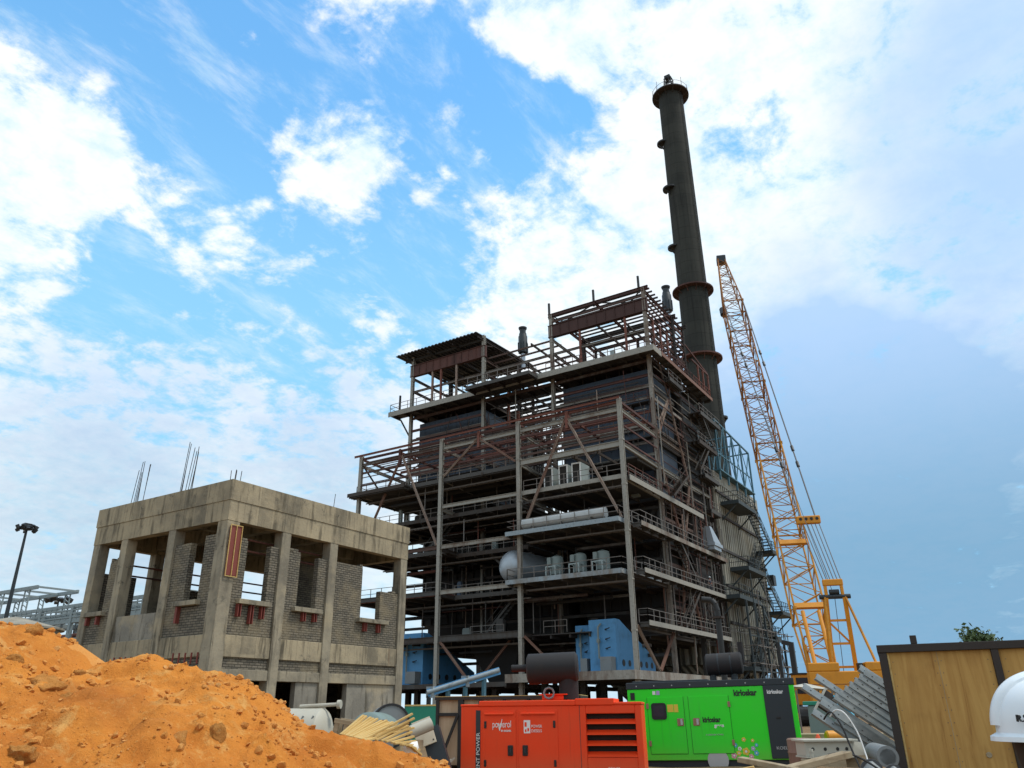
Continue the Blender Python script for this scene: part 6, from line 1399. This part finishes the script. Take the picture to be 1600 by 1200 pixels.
m = MB(); m.add([(-.55, -.6, 1.62), (.6, -.6, 1.52), (.6, .6, 1.52), (-.55, .6, 1.62), (0, 0, 1.72)], [(0, 1, 4), (1, 2, 4), (2, 3, 4), (3, 0, 4)]); m.build('cloth', MT['tankwhite'], t)
for x, y in ((-.5, -.55), (.55, -.55), (.55, .55), (-.5, .55)): m = MB(); m.tube((x, y, 0), (x, y, 1.52), .025, 6); m.build('post', MT['rail'], t)
t = thing('teal_bin', 'teal green covered bin under the pale shade canopy', 'bin', on_ground(8.3, 22.4)); m = MB(); m.prism([(-.5, -.4, 0), (.5, -.4, 0), (.6, -.45, 1.1), (-.6, -.45, 1.1)], (0, .8, 0)); m.build('bin_body', MT['tankgreen'], t, bevel=.03); m = MB(); m.box(-.65, .65, -.5, .45, 1.101, 1.2); m.build('bin_lid', MT['greensheet'], t, bevel=.02)
t = thing('control_board', 'small dark board with bundled wires leaning at the left end of the channel stack', 'board', P(4.9, 13.1, 1.55)); t.rotation_euler = (R_(-15), R_(35), math.atan2(RT.y, RT.x)); m = MB(); m.box(-.22, .28, 0, .05, 0, .32); m.build('board', MT['framepaint'], t, bevel=.01); m = MB(); m.bar((-.24, -.02, -.1), (-.2, -.02, .38), .03); m.build('edge_strip', MT['tankwhite'], t)
m = MB()
for i in range(7): a = rnd.uniform(-.1, .2); m.path([Vector((a, -.03, .1 + .03 * i)), Vector((a + .15, -.06, .05 + .03 * i)), Vector((a + .3, -.03, .0 + .04 * i))], .014, 5)
m.build('wires', MT['lightblue'], t)
for (r, f, z, rr, lab_) in ((3.75, 9.1, 1.03, .09, 'round grey valve lump in the rubble below the white cable'), (4.0, 9.15, 1.0, .07, 'small dark fitting in the rubble near the open pipe end')):
    t = thing('pipe_fitting', lab_, 'fitting', P(r, f, z)); m = MB(); m.lathe([(rr * .5, -rr), (rr, -rr * .6), (rr, rr * .3), (rr * .6, rr * .7), (rr * .3, rr)], (0, 0, 0), n=16); m.build('fitting_body', MT['steelplate'], t, smooth=True); m = MB(); m.lathe([(rr * 1.25, -.02), (rr * 1.25, .02)], (0, 0, 0), (1, .3, 0), 16); m.build('flange', MT['cable'], t)

# ================================================================= loose material, left of the red generator
def lying(name, r, f, z, rad, L, axis, mat, label, cat, dome=True):
    t = thing(name, label, cat, P(r, f, z)); a = RT * axis[0] + FW * axis[1]
    pr = ([(.02, -.35 * rad), (rad * .6, -.27 * rad), (rad * .9, -.12 * rad)] if dome else []) + [(rad, 0), (rad, L)] + ([(rad * .9, L + .12 * rad), (rad * .6, L + .27 * rad), (.02, L + .35 * rad)] if dome else [])
    m = MB(); m.lathe(pr, (0, 0, 0), a, 32); m.build('shell', MT[mat], t, smooth=True); return t, a.normalized()
t, a = lying('storage_tank', -5.75, 20.3, 1.13, .62, 1.15, (1, -.15), 'tankwhite', 'off white tank lying on its side behind the dirt mound', 'tank')
m = MB(); m.tube(a * .55 + Vector((0, 0, .66)), a * 1.55 + Vector((0, 0, .70)), .045, 10); m.tube(a * 1.5 + Vector((0, 0, .70)), a * 1.58 + Vector((0, 0, .70)), .10, 14); m.build('top_pipe', MT['tankwhite'], t, smooth=True)
m = MB()
for i in range(8): q = i * math.pi / 4; m.tube(a * .05 + Vector((0, 0, .70)) + a * .06 * math.cos(q) + Vector((0, 0, .06 * math.sin(q))), a * .05 + Vector((0, 0, .70)) + a * .06 * math.cos(q + .8) + Vector((0, 0, .06 * math.sin(q + .8))), .018, 6)
m.build('lifting_eye', MT['tankwhite'], t)
m = MB()
for x in (.75, 1.0): m.cbox(a * x + Vector((0, 0, .40)) - FW * .47, .03, .03, .12, Matrix.Rotation(.5, 3, FW))
m.build('weld_lugs', MT['steelplate'], t); m = MB(); m.cbox(a * .2 + Vector((0, 0, -.5)), .5, 1.0, .35); m.cbox(a * .95 + Vector((0, 0, -.5)), .5, 1.0, .35); m.build('saddle', MT['oldwood'], t)
t, a = lying('grey_tank', -3.62, 20.6, 1.17, .48, .9, (.35, 1), 'tankgreen', 'grey green domed tank end between the white tank and the big grey disc', 'tank'); m = MB(); m.cbox((0.1, .3, -.52), .9, .5, .25); m.build('saddle', MT['oldwood'], t)
t, a = lying('pipe_spool', -3.32, 21.5, 1.33, .47, .4, (.55, -1), 'steelplate', 'big round grey steel disc with a black rim leaning at the building corner', 'steel disc', False)
m = MB(); m.lathe([(.47, 0), (.52, 0), (.52, .09), (.47, .09), (.47, 0)], a * .33, a, 36); m.build('black_rim', MT['rubber'], t); m = MB(); m.cbox(a * .2 + Vector((0, 0, -.62)), .7, .4, .3); m.build('cradle', MT['oldwood'], t)
t = thing('blue_motor', 'small bright blue motor in front of the big grey disc', 'motor', P(-2.82, 17.6, 1.33)); m = MB(); m.lathe([(.08, 0), (.11, .03), (.11, .22), (.07, .25)], (0, 0, .0), tuple(RT + FW * .3), 16); m.build('motor_body', MT['lightblue'], t, smooth=True); m = MB(); m.cbox((.05, .0, .13), .08, .08, .08); m.build('cable_box', MT['redplate'], t); m = MB(); m.box(-.15, .2, -.2, .15, -.75, -.11); m.build('plinth', MT['steelplate'], t)
t = thing('pallet', 'old brown wooden pallet crate on top of the mound edge', 'pallet', P(-3.15, 14.4, 1.22)); t.rotation_euler = (0, R_(9), math.atan2(RT.y, RT.x))
for z in (0.0, .27): m = MB(); m.box(0, .62, 0, .06, z, z + .075); m.box(0, .62, .5, .56, z, z + .075); m.build('rail', MT['oldwood'], t, bevel=.005)
m = MB()
for x in (.0, .19, .4, .56): m.box(x, x + .06, .061, .499, .076, .269)
m.build('slats', MT['oldwood'], t); m = MB(); m.box(0.02, .09, .005, .055, .076, .269); m.box(.18, .25, .005, .055, .076, .269); m.build('front_posts', MT['oldwood'], t); m = MB(); m.box(0, .6, .05, .5, -.6, -.005); m.build('under_blocks', MT['oldwood'], t)
PL = ['first long pale yellow batten, nearest the pallet', 'topmost pale yellow batten pointing up to the right over the heap'] 
rnd = random.Random(21)
for i in range(24):
    if i < 14: a = P(-2.72 + .036 * i, 13.2 - .03 * i + rnd.uniform(-.03, .03), 1.33 - .006 * i); b = P(-2.45 + .062 * i + rnd.uniform(-.02, .02), 13.5, 1.60 - .014 * i + rnd.uniform(-.01, .01))
    else: j = i - 14; a = P(-2.30 + .08 * j + rnd.uniform(-.03, .03), 12.9, 1.28 - .012 * j); b = P(-1.62 + .03 * j - (.0 if j < 2 else .12), 13.2, 1.62 - .065 * j)
    m = MB(); m.bar(a, b, .058, .03); o = m.build('timber_batten', MT['timber'], loc=a, bevel=.004); tag(o, 'thin pale yellow timber batten in the loose heap behind the mound', 'batten', 'loose pale battens behind the dirt mound')
t = thing('flanged_pipe', 'short white pipe with a dark open end beside the battens', 'pipe', P(-1.72, 13.6, 1.33)); m = MB(); m.lathe([(.07, 0), (.10, 0), (.10, .4), (.07, .4), (.07, 0)], (0, 0, 0), tuple(RT * .9 + FW * .4 + Vector((0, 0, .35))), 20); m.build('pipe_shell', MT['tankwhite'], t, smooth=True); m = MB(); m.lathe([(.069, .05), (.069, .06)], (0, 0, 0), tuple(RT * .9 + FW * .4 + Vector((0, 0, .35))), 16); m.build('pipe_inside', MT['gap_shade'], t); m = MB(); m.cbox((.1, -.05, -.4), .2, .2, .6); m.build('prop', MT['oldwood'], t)  # pipe_inside is a dark disc for the shade in the bore
t = thing('base_plate', 'cream painted square steel plate with corner holes, tilted beside the crate', 'steel plate', P(-1.53, 14.1, 1.33)); t.rotation_euler = (R_(-12), R_(-20), math.atan2(RT.y, RT.x)); m = MB(); m.box(-.16, .16, 0, .03, -.21, .21); m.build('plate', MT['creamplate'], t, bevel=.004)
for x in (-.12, .12):
    for z in (-.16, .16): m = MB(); m.lathe([(.014, 0), (.013, .004)], (x, -.001, z), (0, -1, 0), 10); m.build('bolt_hole', MT['gap_shade'], t)  # holes are flat dark discs coloured as shade
m = MB(); m.box(-.05, .25, .05, .35, -.75, .05); m.build('stub_column', MT['navy'], t)
t = thing('cement_bag', 'pale grey bag slumped at the foot of the tilted cream plate', 'bag', P(-1.62, 13.2, 1.08)); m = MB(); m.lathe([(.05, -.12), (.13, -.08), (.15, 0), (.13, .09), (.04, .12)], (0, 0, .02), tuple(RT + FW * .2), 14); m.build('bag_body', MT['white'], t, smooth=True); m = MB(); m.box(-.2, .2, -.2, .2, -.5, -.08); m.build('soil_step', MT['clod'], t)
t = thing('green_barrier', 'green sheet barrier fence between the building corner and the crate', 'barrier', P(-3.75, 28.5, G)); t.rotation_euler = (0, 0, math.atan2(RT.y, RT.x)); m = MB(); m.box(0, 1.6, 0, .03, .1, 1.22); m.build('sheet', MT['greensheet'], t); m = MB(); m.box(-.02, 1.62, -.02, .05, 1.221, 1.27); m.build('top_rail', MT['timber'], t)
for x in (.05, .8, 1.5): m = MB(); m.bar((x, .08, 0), (x, .08, 1.2), .06); m.build('post', MT['rack'], t)
t = thing('blue_conveyor', 'light blue sloping conveyor trough on steel legs behind the brown crate', 'conveyor', P(-3.17, 30, G))
a = Vector((0, 0, 1.66)); b = P(-.58, 30.6, 3.02) - P(-3.17, 30, 0) - Vector((0, 0, G)); m = MB(); m.bar(a, b, .16, .26); m.build('trough', MT['blue'], t); m = MB(); m.tube(a + Vector((0, 0, .02)) - FW * .1, b + Vector((0, 0, .02)) - FW * .1, .075, 12); m.build('front_tube', MT['lightrail'] if 'lightrail' in MT else MT['cabinetblue'] if 'cabinetblue' in MT else MT['fascia'], t, smooth=True)
for k in (0.02, .28, .52, .78): p = a.lerp(b, k); m = MB(); m.bar(p - Vector((0, 0, .1)), Vector((p.x, p.y, -.02)), .12); m.build('leg', MT['teal'] if k > .1 else MT['navy'], t)
m = MB()
for k in (.04, .52): p = a.lerp(b, k); m.cbox(p, .12, .3, .38)
m.build('clamp_bands', MT['fascia'], t)

# ================================================================= tree behind the big crate
def tree():
    c0 = Vector((40, 1.64, G)); t = thing('tree', 'small leafy green tree top showing above the big plywood crate', 'tree', c0)
    m = MB(); m.tube((0, 0, 0), (.05, .05, 1.6), .14, 8, .1); rnd = random.Random(9); tips = []
    for i in range(9):
        a = rnd.uniform(0, 6.3); e = Vector((math.cos(a) * rnd.uniform(.2, .75), math.sin(a) * rnd.uniform(.2, .75), rnd.uniform(2.3, 3.85))); m.tube((.05, .05, 1.5), e, .06, 6, .02); tips.append(e)
    m.build('trunk', MT['bark'], t, smooth=True)
    m = MB()
    for e in tips:
        for j in range(190):
            p = e + Vector((rnd.gauss(0, .20), rnd.gauss(0, .20), rnd.gauss(0, .19))); s = rnd.uniform(.07, .14); u = Vector((rnd.uniform(-1, 1), rnd.uniform(-1, 1), rnd.uniform(-.6, 1))).normalized(); w = u.cross(Vector((rnd.uniform(-1, 1), rnd.uniform(-1, 1), rnd.uniform(-1, 1)))).normalized()
            m.add([p - u * s, p + w * s * .5, p + u * s, p - w * s * .5], [(0, 1, 2, 3)])
    o = m.build('crown', MT['leaf'], t)
tree()
SC.render.resolution_x = 1024; SC.render.resolution_y = 768
